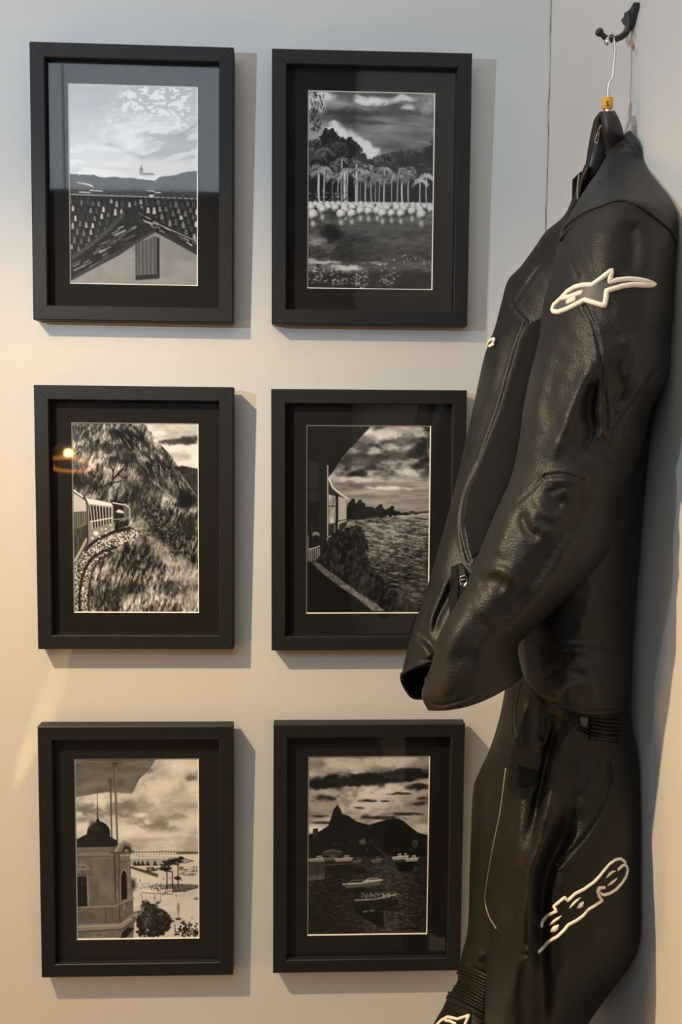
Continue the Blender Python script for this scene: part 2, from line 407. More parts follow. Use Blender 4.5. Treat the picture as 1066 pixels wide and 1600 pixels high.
def print_palms():
    c = Canvas(32, 22, 1040, 1578); X, Y = c.X, c.Y; R = random.Random(8)
    c.a = 0.50 + 0.30 * (c.n(330, 90, 3, 5, .1) - .5) + .10 * (c.n(120, 22, 4, 4) - .5)
    c.put(sstep(560, 300, Y) * sstep(180, 420, Y) * .55, .50 + .16 * (c.n(300, 26, 6) - .5))
    for q in ((540, 90, 120, 36, .95, 1), (760, 66, 110, 28, .92, .9), (820, 132, 50, 22, .93, .8), (60, 110, 90, 80, .9, .8), (180, 60, 70, 40, .95, .9), (980, 110, 80, 60, .72, .7)): c.glow(*q)
    for q in ((380, 190, 230, 34, .24, .8), (300, 240, 260, 22, .25, .6), (560, 262, 150, 14, .28, .8), (750, 180, 160, 30, .34, .6), (640, 40, 80, 20, .3, .5)): c.glow(*q)
    c.put(sstep(330, 200, X) * sstep(150, 330, Y) * .5, .82)
    for (x, y, r) in ((235, 275, 28), (240, 320, 45), (300, 345, 50), (360, 375, 52), (420, 410, 50), (480, 450, 52), (530, 485, 55), (570, 490, 34), (500, 530, 60), (440, 470, 60)):
        c.glow(x, y, r * 1.15, r * .8, .96, .95)
    # far tree mass
    tree = [(20, 420), (120, 400), (160, 330), (230, 320), (290, 380), (400, 395), (450, 500), (540, 550), (580, 515), (690, 505), (770, 475), (830, 470), (870, 500), (930, 480), (980, 430), (1040, 400), (1040, 895), (20, 895)]
    m = c.poly(tree, 0, 2, rag=26)
    c.put(m, .20 + .45 * (c.n(34, 34, 61, 5) - .5) + .25 * (c.n(10, 26, 62, 3) - .5))
    c.put(m * sstep(640, 720, Y) * .85, .08)
    c.glow(900, 560, 110, 70, .12, .7); c.glow(215, 560, 26, 90, .13, .8); c.glow(370, 470, 24, 90, .13, .7)
    c.glow(80, 540, 70, 120, .5, .5)
    def palm(x, y, r, v, nfr=11):
        for k in range(nfr):
            a = math.radians(-200 + 220 * k / (nfr - 1) + R.uniform(-8, 8)); L = r * R.uniform(.75, 1.1)
            p = [(x, y)]
            for t in (.35, .7, 1.0):
                p.append((x + math.cos(a) * L * t, y + math.sin(a) * L * t * .8 + L * .55 * t * t))
            vv = v + R.uniform(-.14, .16)
            c.line(p, r * .16, vv, .8)
            for t in (.5, .75, 1.0):
                q = (x + math.cos(a) * L * t, y + math.sin(a) * L * t * .8 + L * .55 * t * t)
                c.line([q, (q[0] + R.uniform(-3, 3), q[1] + r * .3)], 4, vv - .08, .6)
    for (x, y, r, v) in ((220, 370, 80, .16), (380, 440, 90, .17), (160, 480, 70, .38), (90, 620, 80, .42), (300, 440, 60, .3), (130, 610, 70, .48), (260, 590, 70, .40)):
        palm(x, y, r, v)
    for k in range(46): palm(R.uniform(40, 1030), R.uniform(570, 700), R.uniform(34, 60), R.choice([.16, .3, .42, .55, .62]), 12)
    tr = [(120, 660, 15, .80), (165, 640, 12, .72), (230, 700, 8, .5), (275, 720, 10, .6), (303, 560, 10, .74), (328, 640, 17, .85), (348, 650, 12, .72), (420, 590, 12, .86), (433, 640, 9, .7), (455, 720, 7, .5), (495, 660, 10, .80), (540, 680, 10, .70), (575, 720, 9, .58), (607, 700, 10, .62), (645, 630, 10, .8), (705, 680, 9, .62), (752, 690, 10, .66), (787, 670, 12, .86), (838, 680, 10, .74), (932, 720, 10, .74), (982, 680, 10, .70)]
    for x, y, w, v in tr:
        c.line([(x, y), (x - 3, 800), (x + R.uniform(-4, 4), 888)], w, v)
    for i, (x, y, w, v) in enumerate(tr):
        palm(x, y - 10, 48 + R.random() * 26, R.choice([.4, .5, .58, .68]), 13)
    for k in range(90): 
        x = R.uniform(30, 360); y = R.uniform(800, 885); c.ell(x, y, R.uniform(4, 9), R.uniform(3, 6), R.choice([.15, .3, .5, .7]), .8)
    # water
    c.put(sstep(886, 890, Y), .34 + .26 * (c.n(220, 60, 71, 4) - .5) + .12 * (c.n(60, 14, 72, 3) - .5))
    c.put(sstep(886, 890, Y) * sstep(960, 940, Y), .12)
    c.line([(30, 900), (420, 890), (1040, 890)], 14, .80)
    c.glow(205, 1140, 60, 60, .07, .9); c.glow(480, 1080, 300, 40, .46, .5); c.glow(820, 1150, 220, 120, .46, .4)
    for q in ((480, 1185, 80, 20, .17, .8), (400, 1280, 170, 70, .22, .7), (90, 1210, 70, 30, .6, .8), (330, 1410, 110, 26, .80, .9), (150, 1370, 120, 14, .78, .8), (60, 1350, 60, 14, .75, .7), (560, 1370, 120, 14, .62, .7), (640, 1260, 120, 60, .30, .6)):
        c.glow(*q)
    c.put(sstep(1420, 1470, Y + 40 * (c.n(90, 40, 77) - .5)) * .85, .19 + .07 * (c.n(60, 40, 78) - .5))
    for k in range(150):
        y = 1060 + 480 * R.random()**.8; x = R.uniform(40, 1030)
        c.ell(x, y, R.uniform(5, 22), R.uniform(2, 6), R.choice([.10, .14, .2, .3]), .75)
    for (cx, cy, nn) in ((100, 1430, 22), (130, 1495, 26), (260, 1435, 22), (280, 1530, 26), (450, 1530, 60), (470, 1470, 30), (670, 1510, 24), (650, 1400, 20), (710, 1470, 14), (960, 1350, 12), (800, 1330, 14)):
        for k in range(nn):
            c.ell(cx + R.gauss(0, 36), cy + R.gauss(0, 20), R.uniform(5, 11), R.uniform(3, 6), R.choice([.12, .5, .62, .75, .7]), .85)
    # floating spheres, back rows first
    sp = []
    for k in range(22): sp.append((50 + k * 46 + R.uniform(-8, 8), 905 + R.uniform(-4, 8), 26))
    for k in range(15): sp.append((60 + k * 68 + R.uniform(-12, 12), 928 + R.uniform(-4, 6), 33))
    for (x, y) in ((150, 948), (455, 952), (520, 955), (870, 950), (330, 950), (590, 950)): sp.append((x, y, 36))
    for (x, y, r) in ((75, 990, 43), (300, 982, 40), (385, 978, 38), (632, 970, 38), (705, 968, 34), (780, 968, 37), (945, 975, 42)): sp.append((x, y, r))
    for x, y, r in sp:
        if y > 945:
            c.ell(x, y + 1.75 * r, r * .8, r * .75, .42, .8, 5); c.ell(x, y + 1.7 * r, r * .35, r * .5, .82, .8, 4)
    for x, y, r in sp:
        d = np.hypot(X - x, Y - y) / r; mk = np.clip((1 - d) * r / c.c + .5, 0, 1)
        sh = .93 - .55 * np.clip(np.hypot((X - x) / r + .18, (Y - y) / r + .30) - .25, 0, 1)**1.3
        c.put(mk, np.clip(sh + .12 * (vnoise(X / 9, Y / 9, 91) - .5), .05, 1))
        c.ell(x + r * .45, y + r * .6, r * .42, r * .22, .12, .55, 3)
    # hanging twigs, upper left
    for k in range(75):
        x = 55 + R.random() * 110 * (1 - .2 * R.random()); y = 30 + R.random() * 300
        if y > 170 and x > 135: continue
        if 150 < y < 215 and x > 110: continue
        c.line([(x, y), (x + R.uniform(-10, 12), y + R.uniform(14, 30))], 7, R.choice([.08, .14, .2, .3]), .9)
    return c.a

def print_train():
    c = Canvas(22, 35, 1036, 1555); X, Y = c.X, c.Y; R = random.Random(12)
    c.a = .82 + .28 * (c.n(150, 70, 5, 4) - .5)
    c.glow(880, 180, 130, 30, .30, .9); c.glow(960, 165, 90, 28, .25, .9); c.glow(700, 110, 60, 40, .95, .7); c.glow(830, 240, 80, 30, .95, .7); c.glow(930, 290, 60, 20, .6, .5)
    c.poly([(850, 390), (900, 368), (960, 380), (1040, 395), (1040, 620), (900, 520)], .26 + .12 * (c.n(40, 30, 7) - .5))
    hillp = [(10, 20), (590, 20), (640, 95), (700, 165), (760, 240), (820, 300), (870, 380), (930, 470), (980, 560), (1040, 640), (1040, 1570), (10, 1570)]
    grass = .42 + .55 * (c.n(20, 70, 13, 4, .35) - .5) + .45 * (c.n(9, 26, 14, 3, .2) - .5) + .45 * (c.n(160, 160, 15, 3) - .5)
    c.poly(hillp, grass, 1.5, rag=14)
    m = inside(X, Y, np.array(hillp))
    # dark rock bands along the slope
    d = (Y - 40) - 1.05 * (X - 430)
    rock = .20 + .75 * (c.n(26, 80, 17, 4, -.75) - .5) + .35 * (c.n(9, 40, 18, 3, -.2) - .5)
    c.put(m * sstep(-140, -60, d) * sstep(260, 120, d) * sstep(760, 520, Y) * sstep(90, 150, Y + .1 * X) * .9, rock)
    c.glow(440, 320, 130, 45, .12, .8); c.glow(330, 230, 120, 40, .16, .7); c.glow(650, 430, 120, 60, .14, .6); c.glow(560, 210, 130, 40, .2, .6)
    c.glow(120, 520, 150, 60, .16, .75); c.glow(170, 250, 60, 40, .2, .5)
    c.glow(420, 470, 110, 50, .58, .5); c.glow(720, 580, 150, 60, .5, .5)
    for k in range(70):
        t = R.random(); x = 480 + 420 * t + R.uniform(-90, 60); y = 130 + 430 * t + R.uniform(-40, 40)
        c.line([(x, y), (x + R.uniform(4, 22), y + R.uniform(16, 50))], 5, R.choice([.75, .85, .6]), .7)
    for q in ((880, 420, 1040, 640), (780, 600, 960, 720), (640, 470, 900, 690)): c.line([(q[0], q[1]), (q[2], q[3])], 8, .66, .6)
    c.glow(940, 640, 85, 70, .10, .95); c.glow(960, 830, 80, 100, .15, .8)
    bush = .22 + .6 * (c.n(14, 14, 23, 3) - .5)
    for q in ((680, 830, 110, 70), (760, 900, 130, 80), (860, 990, 110, 90), (640, 760, 90, 40), (900, 1080, 60, 70)): c.glow(*q, bush, .95)
    c.glow(560, 880, 60, 90, .62, .6); c.glow(830, 1140, 90, 60, .72, .8); c.glow(920, 1270, 110, 60, .70, .7); c.glow(720, 1060, 60, 60, .66, .7); c.glow(980, 1420, 60, 70, .66, .6); c.glow(660, 960, 40, 40, .7, .5)
    c.glow(420, 1360, 160, 60, .15, .75); c.glow(300, 1460, 110, 70, .16, .7); c.glow(840, 1350, 90, 60, .2, .6); c.glow(480, 1140, 60, 60, .2, .6); c.glow(590, 1000, 30, 90, .18, .6)
    for k in range(620):
        x = R.uniform(200, 1030); y = R.uniform(830, 1540)
        if x < 560 and y < 1330 - (x - 200) * 1.1 + 0: continue
        L = R.uniform(14, 44); v = R.choice([.06, .12, .2, .55, .7, .8, .9, .62])
        c.line([(x, y), (x + R.uniform(-14, 16), y - L)], 4, v, .55)
    for k in range(420):
        x = R.uniform(30, 900); y = R.uniform(60, 620)
        if not inside(np.array([x]), np.array([y]), np.array(hillp))[0]: continue
        c.line([(x, y), (x + R.uniform(-3, 12), y + R.uniform(12, 34))], 4, R.choice([.10, .2, .6, .75, .85]), .45)
    # bare tree
    for p in ([(190, 555), (270, 540), (320, 520), (345, 480), (350, 420), (370, 360), (385, 300)], [(345, 485), (390, 430), (440, 380), (465, 350)], [(320, 520), (370, 505), (415, 495)], [(350, 420), (325, 370), (330, 330)], [(365, 470), (420, 410), (430, 395)], [(385, 440), (430, 470), (455, 460)]):
        c.line(p, 9, .06, .95)
    # ballast, rails
    bal = .55 + 1.0 * (c.n(9, 9, 27, 2) - .5)
    c.poly([(480, 868), (330, 925), (200, 985), (110, 1060), (30, 1180), (22, 1560), (150, 1560), (150, 1330), (190, 1220), (260, 1110), (400, 1010), (560, 940), (600, 880)], bal, 8)
    c.line([(370, 1025), (260, 1060), (180, 1110), (120, 1190), (85, 1290), (65, 1420), (68, 1560)], 22, .14, .9)
    c.line([(330, 1070), (240, 1120), (180, 1200), (150, 1310), (140, 1420), (140, 1560)], 16, .16, .8)
    c.line([(480, 872), (360, 900), (220, 960), (110, 1050)], 26, .12, .85)
    # carriages
    c.poly([(22, 560), (135, 640), (145, 1000), (40, 1145), (22, 1150)], .40)
    c.poly([(22, 590), (130, 660), (130, 745), (22, 745)], .74); c.poly([(22, 745), (132, 740), (132, 830), (22, 890)], .18)
    for k in range(8): c.line([(30 + 14 * k, 745), (30 + 14 * k, 880 - 5 * k)], 6, .62)
    c.poly([(22, 900), (135, 840), (135, 960), (60, 1080), (22, 1120)], .33 + .12 * (c.n(20, 90, 29) - .5)); c.line([(130, 960), (60, 1090), (30, 1140)], 16, .72)
    c.line([(22, 570), (60, 590), (125, 640), (140, 700), (138, 990)], 10, .07); c.line([(30, 572), (100, 622)], 12, .92)
    c.poly([(140, 660), (345, 700), (345, 870), (145, 1000)], .55)
    c.poly([(125, 632), (330, 672), (345, 700), (150, 680)], .93)
    c.poly([(150, 690), (335, 712), (335, 785), (155, 820)], .16); c.poly([(175, 825), (335, 795), (335, 830), (180, 880)], .20)
    for k in range(8): c.line([(160 + 25 * k, 690 + 2.5 * k), (180 + 22 * k, 880 - 7 * k)], 7, .80)
    c.line([(160, 822), (340, 790)], 8, .90)
    for q in ((205, 915, 26), (250, 885, 9), (285, 880, 9), (325, 850, 10), (235, 945, 9), (285, 915, 8), (175, 955, 12)): c.ell(q[0], q[1], q[2] * .8, q[2] * .7, .95)
    c.poly([(350, 680), (430, 672), (435, 800), (350, 830)], .18); c.line([(345, 670), (430, 685)], 10, .85); c.line([(370, 664), (430, 668)], 12, .08)
    c.poly([(365, 745), (390, 722), (425, 735), (432, 755)], .86); c.poly([(435, 690), (480, 710), (480, 790), (440, 800)], .45); c.line([(440, 680), (480, 712), (478, 790)], 9, .9)
    c.line([(350, 805), (470, 790)], 8, .6); c.poly([(355, 830), (470, 800), (470, 850), (355, 890)], .16 + .4 * (c.n(12, 12, 33, 2) - .5))
    c.poly([(590, 560), (480, 520), (560, 740), (500, 760)], .18, 30)
    return c.a

def print_lake():
    c = Canvas(194, 211, 739, 1030); X, Y = c.X, c.Y; R = random.Random(5)
    cl = c.n(110, 62, 43, 5, -.15)
    c.a = .48 + .9 * (cl - .5) + .35 * (c.n(34, 20, 44, 3) - .5)
    c.put(sstep(400, 470, Y), .56 + .25 * (c.n(120, 14, 45, 4) - .5))
    for q in ((540, 245, 50, 26, .93, .8), (600, 225, 70, 18, .82, .6), (690, 240, 40, 20, .9, .7), (480, 320, 40, 16, .85, .7), (560, 300, 40, 14, .85, .6), (650, 415, 60, 14, .93, .8), (420, 445, 80, 12, .9, .7), (540, 480, 110, 7, .92, .9), (600, 365, 70, 14, .7, .6)): c.glow(*q)
    for q in ((600, 345, 70, 20, .25, .7), (680, 325, 50, 26, .2, .8), (610, 280, 50, 18, .28, .7), (410, 370, 70, 26, .25, .7), (500, 350, 60, 16, .3, .6), (440, 300, 30, 26, .3, .6), (420, 475, 60, 10, .36, .6)): c.glow(*q)
    c.put(sstep(490, 560, Y) * .6, .60)
    # canopy
    c.poly([(190, 200), (475, 214), (440, 250), (390, 300), (345, 350), (310, 395), (293, 432), (250, 400), (190, 360)], .16 + .05 * (c.n(60, 40, 47) - .5), 2)
    c.line([(470, 216), (400, 290), (345, 348), (300, 420)], 5, .04)
    # water
    wat = .40 + .35 * (c.n(30, 7, 49, 3, .12) - .5) + .25 * (c.n(12, 4, 50, 2, -.1) - .5) - .16 * sstep(620, 950, Y) + .12 * np.exp(-((X - 560) / 120)**2) * np.exp(-((Y - 680) / 90)**2)
    c.put(sstep(604, 612, Y) * sstep(360, 372, X), wat)
    c.poly([(370, 560), (390, 530), (410, 545), (430, 530), (450, 555), (500, 565), (520, 552), (540, 572), (570, 562), (580, 575), (610, 580), (620, 588), (690, 584), (690, 594), (600, 602), (470, 612), (420, 622), (360, 612)], .10, 1, rag=9)
    c.poly([(640, 588), (739, 578), (739, 590), (640, 594)], .34); c.line([(600, 606), (735, 594)], 4, .8, .7)
    for x, y in ((400, 535), (430, 540), (445, 552), (520, 560), (572, 566)): c.ell(x, y, 9, 8, .08)
    # building on the left
    c.poly([(190, 355), (250, 365), (288, 385), (290, 800), (190, 860)], .13)
    c.poly([(205, 365), (248, 372), (248, 540), (205, 545)], .22); c.line([(205, 490), (248, 488)], 6, .10); c.line([(205, 545), (248, 540)], 5, .07)
    c.poly([(250, 370), (287, 382), (289, 775), (250, 790)], .17); c.line([(287, 385), (288, 780)], 5, .72)
    c.poly([(290, 430), (300, 470), (340, 505), (372, 522), (372, 640), (345, 680), (290, 690)], .24); c.line([(292, 440), (310, 480), (345, 508), (375, 528)], 9, .80, .9)
    c.poly([(292, 510), (322, 515), (322, 630), (292, 640)], .62 + .3 * (c.n(14, 40, 52, 2) - .5)); c.line([(328, 510), (328, 680)], 8, .08)
    c.poly([(334, 518), (370, 528), (370, 625), (334, 640)], .66); c.line([(292, 560), (322, 560)], 4, .2)
    c.line([(334, 625), (370, 618)], 4, .2); c.line([(335, 635), (335, 680)], 4, .7); c.line([(318, 640), (318, 680)], 4, .5)
    c.ell(235, 685, 17, 14, .5); c.ell(236, 698, 14, 12, .12); c.line([(216, 640), (222, 700)], 4, .3)
    for k in range(6): c.line([(207 + 9 * k, 745), (207 + 9 * k, 800)], 3.5, .66)
    c.line([(204, 750), (252, 735)], 4, .78); c.line([(201, 690), (201, 860)], 5, .45)
    # bank
    c.poly([(290, 700), (330, 670), (400, 645), (445, 650), (455, 690), (468, 720), (460, 760), (480, 810), (510, 860), (545, 905), (600, 940), (650, 990), (739, 1000), (739, 1035), (190, 1035), (190, 820), (250, 790)], .15 + .34 * (c.n(12, 18, 53, 4, .5) - .5), 1.5, rag=14)
    for k in range(260):
        x = R.uniform(280, 690); y = R.uniform(680, 1025)
        if y < 690 + (x - 440) * 1.4: continue
        c.line([(x, y), (x + R.uniform(-14, 14), y - R.uniform(6, 22))], 3, R.choice([.04, .07, .3, .4, .48]), .6)
    c.poly([(190, 800), (215, 805), (540, 1022), (520, 1035), (190, 1035)], .05); c.glow(300, 990, 90, 60, .09, .6)
    c.poly([(215, 805), (250, 812), (330, 870), (420, 935), (500, 985), (545, 1022), (490, 1022), (420, 965), (330, 905), (260, 850)], .44 + .2 * (c.n(14, 10, 54, 3) - .5))
    c.put(sstep(420, 200, X) * sstep(640, 1000, Y) * .25, .05)
    return c.a

FONT = {'C': '111100100100111', 'I': '010010010010010', 'D': '110101101101110', 'A': '111101111101101', 'E': '111100111100111',
        'O': '111101101101111', 'L': '100100100100111', 'M': '101111111101101', 'P': '111101111100100'}
def print_harbour():
    c = Canvas(25, 28, 1042, 1525); X, Y = c.X, c.Y; R = random.Random(21)
    c.a = .84 + .35 * (c.n(210, 120, 63, 4, -.2) - .5)
    for q in ((250, 440, 260, 60, .50, .8), (460, 420, 90, 50, .50, .7), (130, 430, 120, 60, .50, .7), (130, 530, 140, 30, .52, .6), (620, 560, 120, 40, .52, .8), (720, 590, 130, 30, .50, .7), (850, 510, 80, 26, .56, .7), (590, 410, 80, 24, .60, .6), (760, 530, 60, 30, .6, .7), (980, 190, 70, 28, .45, .9), (630, 130, 30, 20, .5, .8), (990, 420, 60, 16, .62, .7), (900, 350, 100, 24, .70, .6), (600, 700, 200, 16, .70, .6), (880, 680, 160, 14, .74, .6), (560, 450, 60, 24, .66, .5)): c.glow(*q)
    for q in ((230, 400, 60, 50, .97, .9), (570, 490, 60, 18, .95, .9), (620, 550, 40, 22, .95, .8), (480, 600, 160, 26, .93, .8), (850, 570, 60, 30, .93, .7), (120, 590, 130, 40, .95, .8), (700, 660, 260, 16, .92, .7), (50, 475, 30, 14, .93, .9), (740, 250, 120, 60, .96, .6), (120, 375, 60, 14, .9, .6)): c.glow(*q)
    # eave
    c.poly([(15, 20), (690, 20), (660, 75), (610, 140), (555, 190), (520, 250), (488, 315), (380, 310), (280, 305), (180, 318), (80, 335), (15, 345)], .46 + .12 * (c.n(120, 40, 65) - .5), 1.5)
    c.glow(300, 90, 200, 40, .38, .5); c.line([(488, 314), (380, 308), (280, 303), (180, 316), (20, 344)], 8, .62, .8); c.line([(690, 30), (610, 140), (550, 195), (490, 312)], 6, .34, .8)
    c.poly([(330, 62), (372, 62), (362, 100), (345, 100)], .24); c.poly([(295, 195), (330, 195), (320, 215), (304, 215)], .26)
    c.line([(353, 80), (356, 300), (365, 705)], 18, .38); c.line([(358, 100), (362, 700)], 6, .55); c.line([(313, 205), (316, 300), (320, 690)], 13, .36)
    c.line([(204, 318), (206, 520)], 6, .25)
    # horizon, bridge, waterfront
    c.put(sstep(800, 806, Y), .84 + .10 * (c.n(160, 40, 66) - .5))
    c.line([(480, 800), (760, 798), (1042, 806)], 7, .36); c.line([(860, 814), (1042, 812)], 14, .30, .8)
    for k in range(24): c.line([(500 + 24 * k, 800), (500 + 24 * k, 832 - k * .6)], 5, .40, .8)
    c.poly([(460, 850), (560, 835), (760, 840), (900, 850), (1000, 880), (940, 900), (800, 890), (700, 920), (460, 905)], .66); c.line([(470, 848), (780, 850)], 10, .88); c.line([(880, 850), (1000, 878), (910, 898)], 7, .4)
    for k, x in enumerate((505, 535, 570, 612, 672)): c.poly([(x - 14, 915), (x + 2, 868), (x + 26, 915)], .24)
    c.poly([(470, 915), (700, 985), (700, 1015), (470, 935)], .40); c.line([(470, 920), (700, 990)], 7, .2)
    for k in range(40): c.ell(R.uniform(610, 720), R.uniform(930, 960), 9, 5, R.choice([.15, .25, .5]), .8)
    for k in range(55): c.ell(R.uniform(880, 1040), R.uniform(925, 1000), 10, 4, R.choice([.2, .3, .5, .4]), .8)
    c.poly([(620, 1085), (700, 1068), (900, 1070), (1042, 1078), (1042, 1105), (930, 1135), (760, 1148), (640, 1120)], .42 + .2 * (c.n(30, 12, 67, 3) - .5))
    for k in range(120): c.ell(R.uniform(520, 760), R.uniform(1055, 1110), 7, 4, R.choice([.5, .95, .6, .9]), .7)
    txt = 'CIDADEOLIMPICA'
    for i, ch in enumerate(txt):
        for q, bit in enumerate(FONT[ch]):
            if bit == '1':
                x = 560 + 18.6 * i + (q % 3) * 5; y = 1116 + (q // 3) * 6.4
                c.ell(x, y, 3.6, 4, .97, .9)
    c.line([(560, 1140), (820, 1156)], 7, .3, .8)
    for x, y0, y1 in ((775, 950, 1105), (820, 965, 1105), (868, 900, 1100)): c.line([(x, y0), (x, y1)], 9, .2)
    for x, y, r in ((775, 900, 44), (868, 872, 48), (815, 885, 40), (865, 1020, 18), (770, 945, 40)):
        for k in range(26): c.ell(x + R.gauss(0, r * .5), y + R.gauss(0, r * .28), 13, 7, R.choice([.08, .12, .2, .35]), .9)
    for q in ((515, 1018), (550, 1030), (800, 1018), (745, 1016), (565, 1170), (555, 1150), (500, 1180), (918, 1130), (740, 1150), (850, 1160), (670, 1180), (720, 1200), (980, 1350), (895, 1030)):
        c.line([(q[0], q[1]), (q[0] + 2, q[1] + 14)], 6, .25, .9)
    c.line([(670, 1150), (672, 1240)], 4, .5); c.line([(720, 1150), (722, 1210)], 4, .5); c.line([(868, 1230), (868, 1370)], 7, .45); c.ell(868, 1365, 26, 10, .25); c.ell(868, 1270, 14, 40, .5, .6); c.ell(820, 1382, 18, 9, .3); c.ell(1020, 1195, 22, 12, .5)
    for k in range(80): c.ell(R.gauss(940, 34), R.gauss(1455, 34), 9, 9, R.choice([.06, .12, .2, .5]), .9)
    for k in range(24): c.ell(R.gauss(1020, 16), R.gauss(1485, 16), 9, 8, R.choice([.1, .2, .4]), .9)
    c.line([(840, 1440), (842, 1475), (890, 1470), (885, 1430)], 8, .15)
    c.ell(488, 1070, 26, 44, .18, .95, 6)
    # building
    wall = .47 + .12 * (c.n(90, 120, 69) - .5)
    c.ell(212, 640, 96, 95, .16); c.glow(180, 600, 40, 50, .30, .7); c.line([(130, 610), (160, 565), (200, 550)], 5, .6, .6); c.poly([(190, 545), (206, 505), (225, 545)], .12)
    c.poly([(30, 690), (110, 650), (195, 618), (300, 665), (370, 708), (370, 755), (30, 755)], .20 + .06 * (c.n(30, 30, 70) - .5)); c.line([(30, 752), (350, 752)], 12, .08)
    c.poly([(20, 760), (330, 760), (420, 700), (490, 740), (500, 790), (470, 830), (490, 1300), (545, 1290), (500, 1400), (490, 1530), (20, 1530)], wall)
    c.poly([(30, 800), (340, 790), (340, 850), (30, 835)], .52); c.line([(30, 835), (345, 835)], 6, .34); c.line([(30, 790), (330, 790)], 5, .36)
    c.poly([(120, 850), (335, 850), (335, 1245), (120, 1250)], .46 + .10 * (c.n(60, 90, 73) - .5)); c.line([(340, 800), (345, 1200), (335, 1240)], 9, .28); c.line([(378, 790), (378, 1370)], 8, .33)
    c.poly([(350, 770), (400, 715), (450, 705), (495, 750), (500, 800), (350, 810)], .50); c.line([(350, 790), (390, 730), (430, 705), (480, 730), (500, 790)], 14, .66); c.poly([(400, 800), (425, 745), (470, 760), (480, 800)], .20); c.ell(440, 790, 20, 16, .55)
    c.line([(310, 805), (500, 800)], 14, .30, .7); c.line([(390, 830), (470, 825)], 12, .62); c.line([(385, 880), (465, 875)], 8, .36)
    c.poly([(392, 1200), (392, 1000), (405, 960), (420, 950), (437, 975), (442, 1190)], .12); c.line([(388, 1200), (388, 1000), (404, 952), (422, 942), (442, 970)], 7, .62); c.line([(455, 880), (460, 1200)], 9, .55)
    c.poly([(30, 1000), (112, 1000), (112, 1260), (30, 1260)], .16); c.line([(116, 1000), (118, 1260)], 10, .60); c.line([(72, 1010), (72, 1255)], 7, .30); c.line([(30, 1060), (110, 1060)], 6, .3)
    c.line([(30, 940), (130, 940)], 12, .58); c.line([(30, 985), (120, 985)], 7, .35); c.line([(40, 905), (90, 900), (130, 930)], 8, .60)
    c.poly([(30, 1260), (490, 1200), (490, 1300), (380, 1390), (30, 1390)], .44 + .08 * (c.n(50, 30, 75) - .5)); c.line([(30, 1258), (340, 1250), (480, 1190)], 9, .62); c.line([(260, 1265), (262, 1390)], 7, .28); c.line([(378, 1240), (380, 1380)], 8, .26); c.line([(490, 1060), (488, 1300)], 6, .36)
    c.poly([(400, 1240), (435, 1230), (435, 1285), (400, 1295)], .52); c.line([(400, 1240), (435, 1230), (435, 1285), (400, 1295), (400, 1240)], 5, .33)
    c.poly([(30, 1400), (380, 1395), (545, 1290), (540, 1340), (400, 1440), (30, 1460)], .56); c.line([(30, 1420), (385, 1412), (545, 1300)], 8, .70); c.line([(30, 1462), (400, 1445), (530, 1350)], 8, .30)
    c.poly([(380, 1530), (400, 1470), (450, 1430), (500, 1440), (470, 1470), (420, 1530)], .14)
    for k in range(70): c.ell(R.gauss(120, 60) if k % 2 else R.gauss(250, 60), R.gauss(1500, 14), 7, 4, R.choice([.35, .6]), .5)
    # big tree
    for k in range(520):
        a = R.random() * 6.28; r = R.random()**.5
        x = 665 + math.cos(a) * r * 138; y = 1390 + math.sin(a) * r * 118
        if k % 6 == 0: x, y = R.gauss(620, 30), R.gauss(1262, 24)
        if k % 9 == 0: x, y = R.gauss(555, 22), R.gauss(1400, 50)
        lit = (x < 640) * .12 + (y < 1330) * .12
        c.ell(x, y, 15, 12, R.choice([.07, .1, .16, .24, .32]) + lit * R.random(), .8)
    for p in ([(555, 1420), (555, 1515)], [(620, 1400), (630, 1515)], [(680, 1440), (700, 1515)], [(720, 1430), (745, 1500)]): c.line(p, 9, .12)
    return c.a

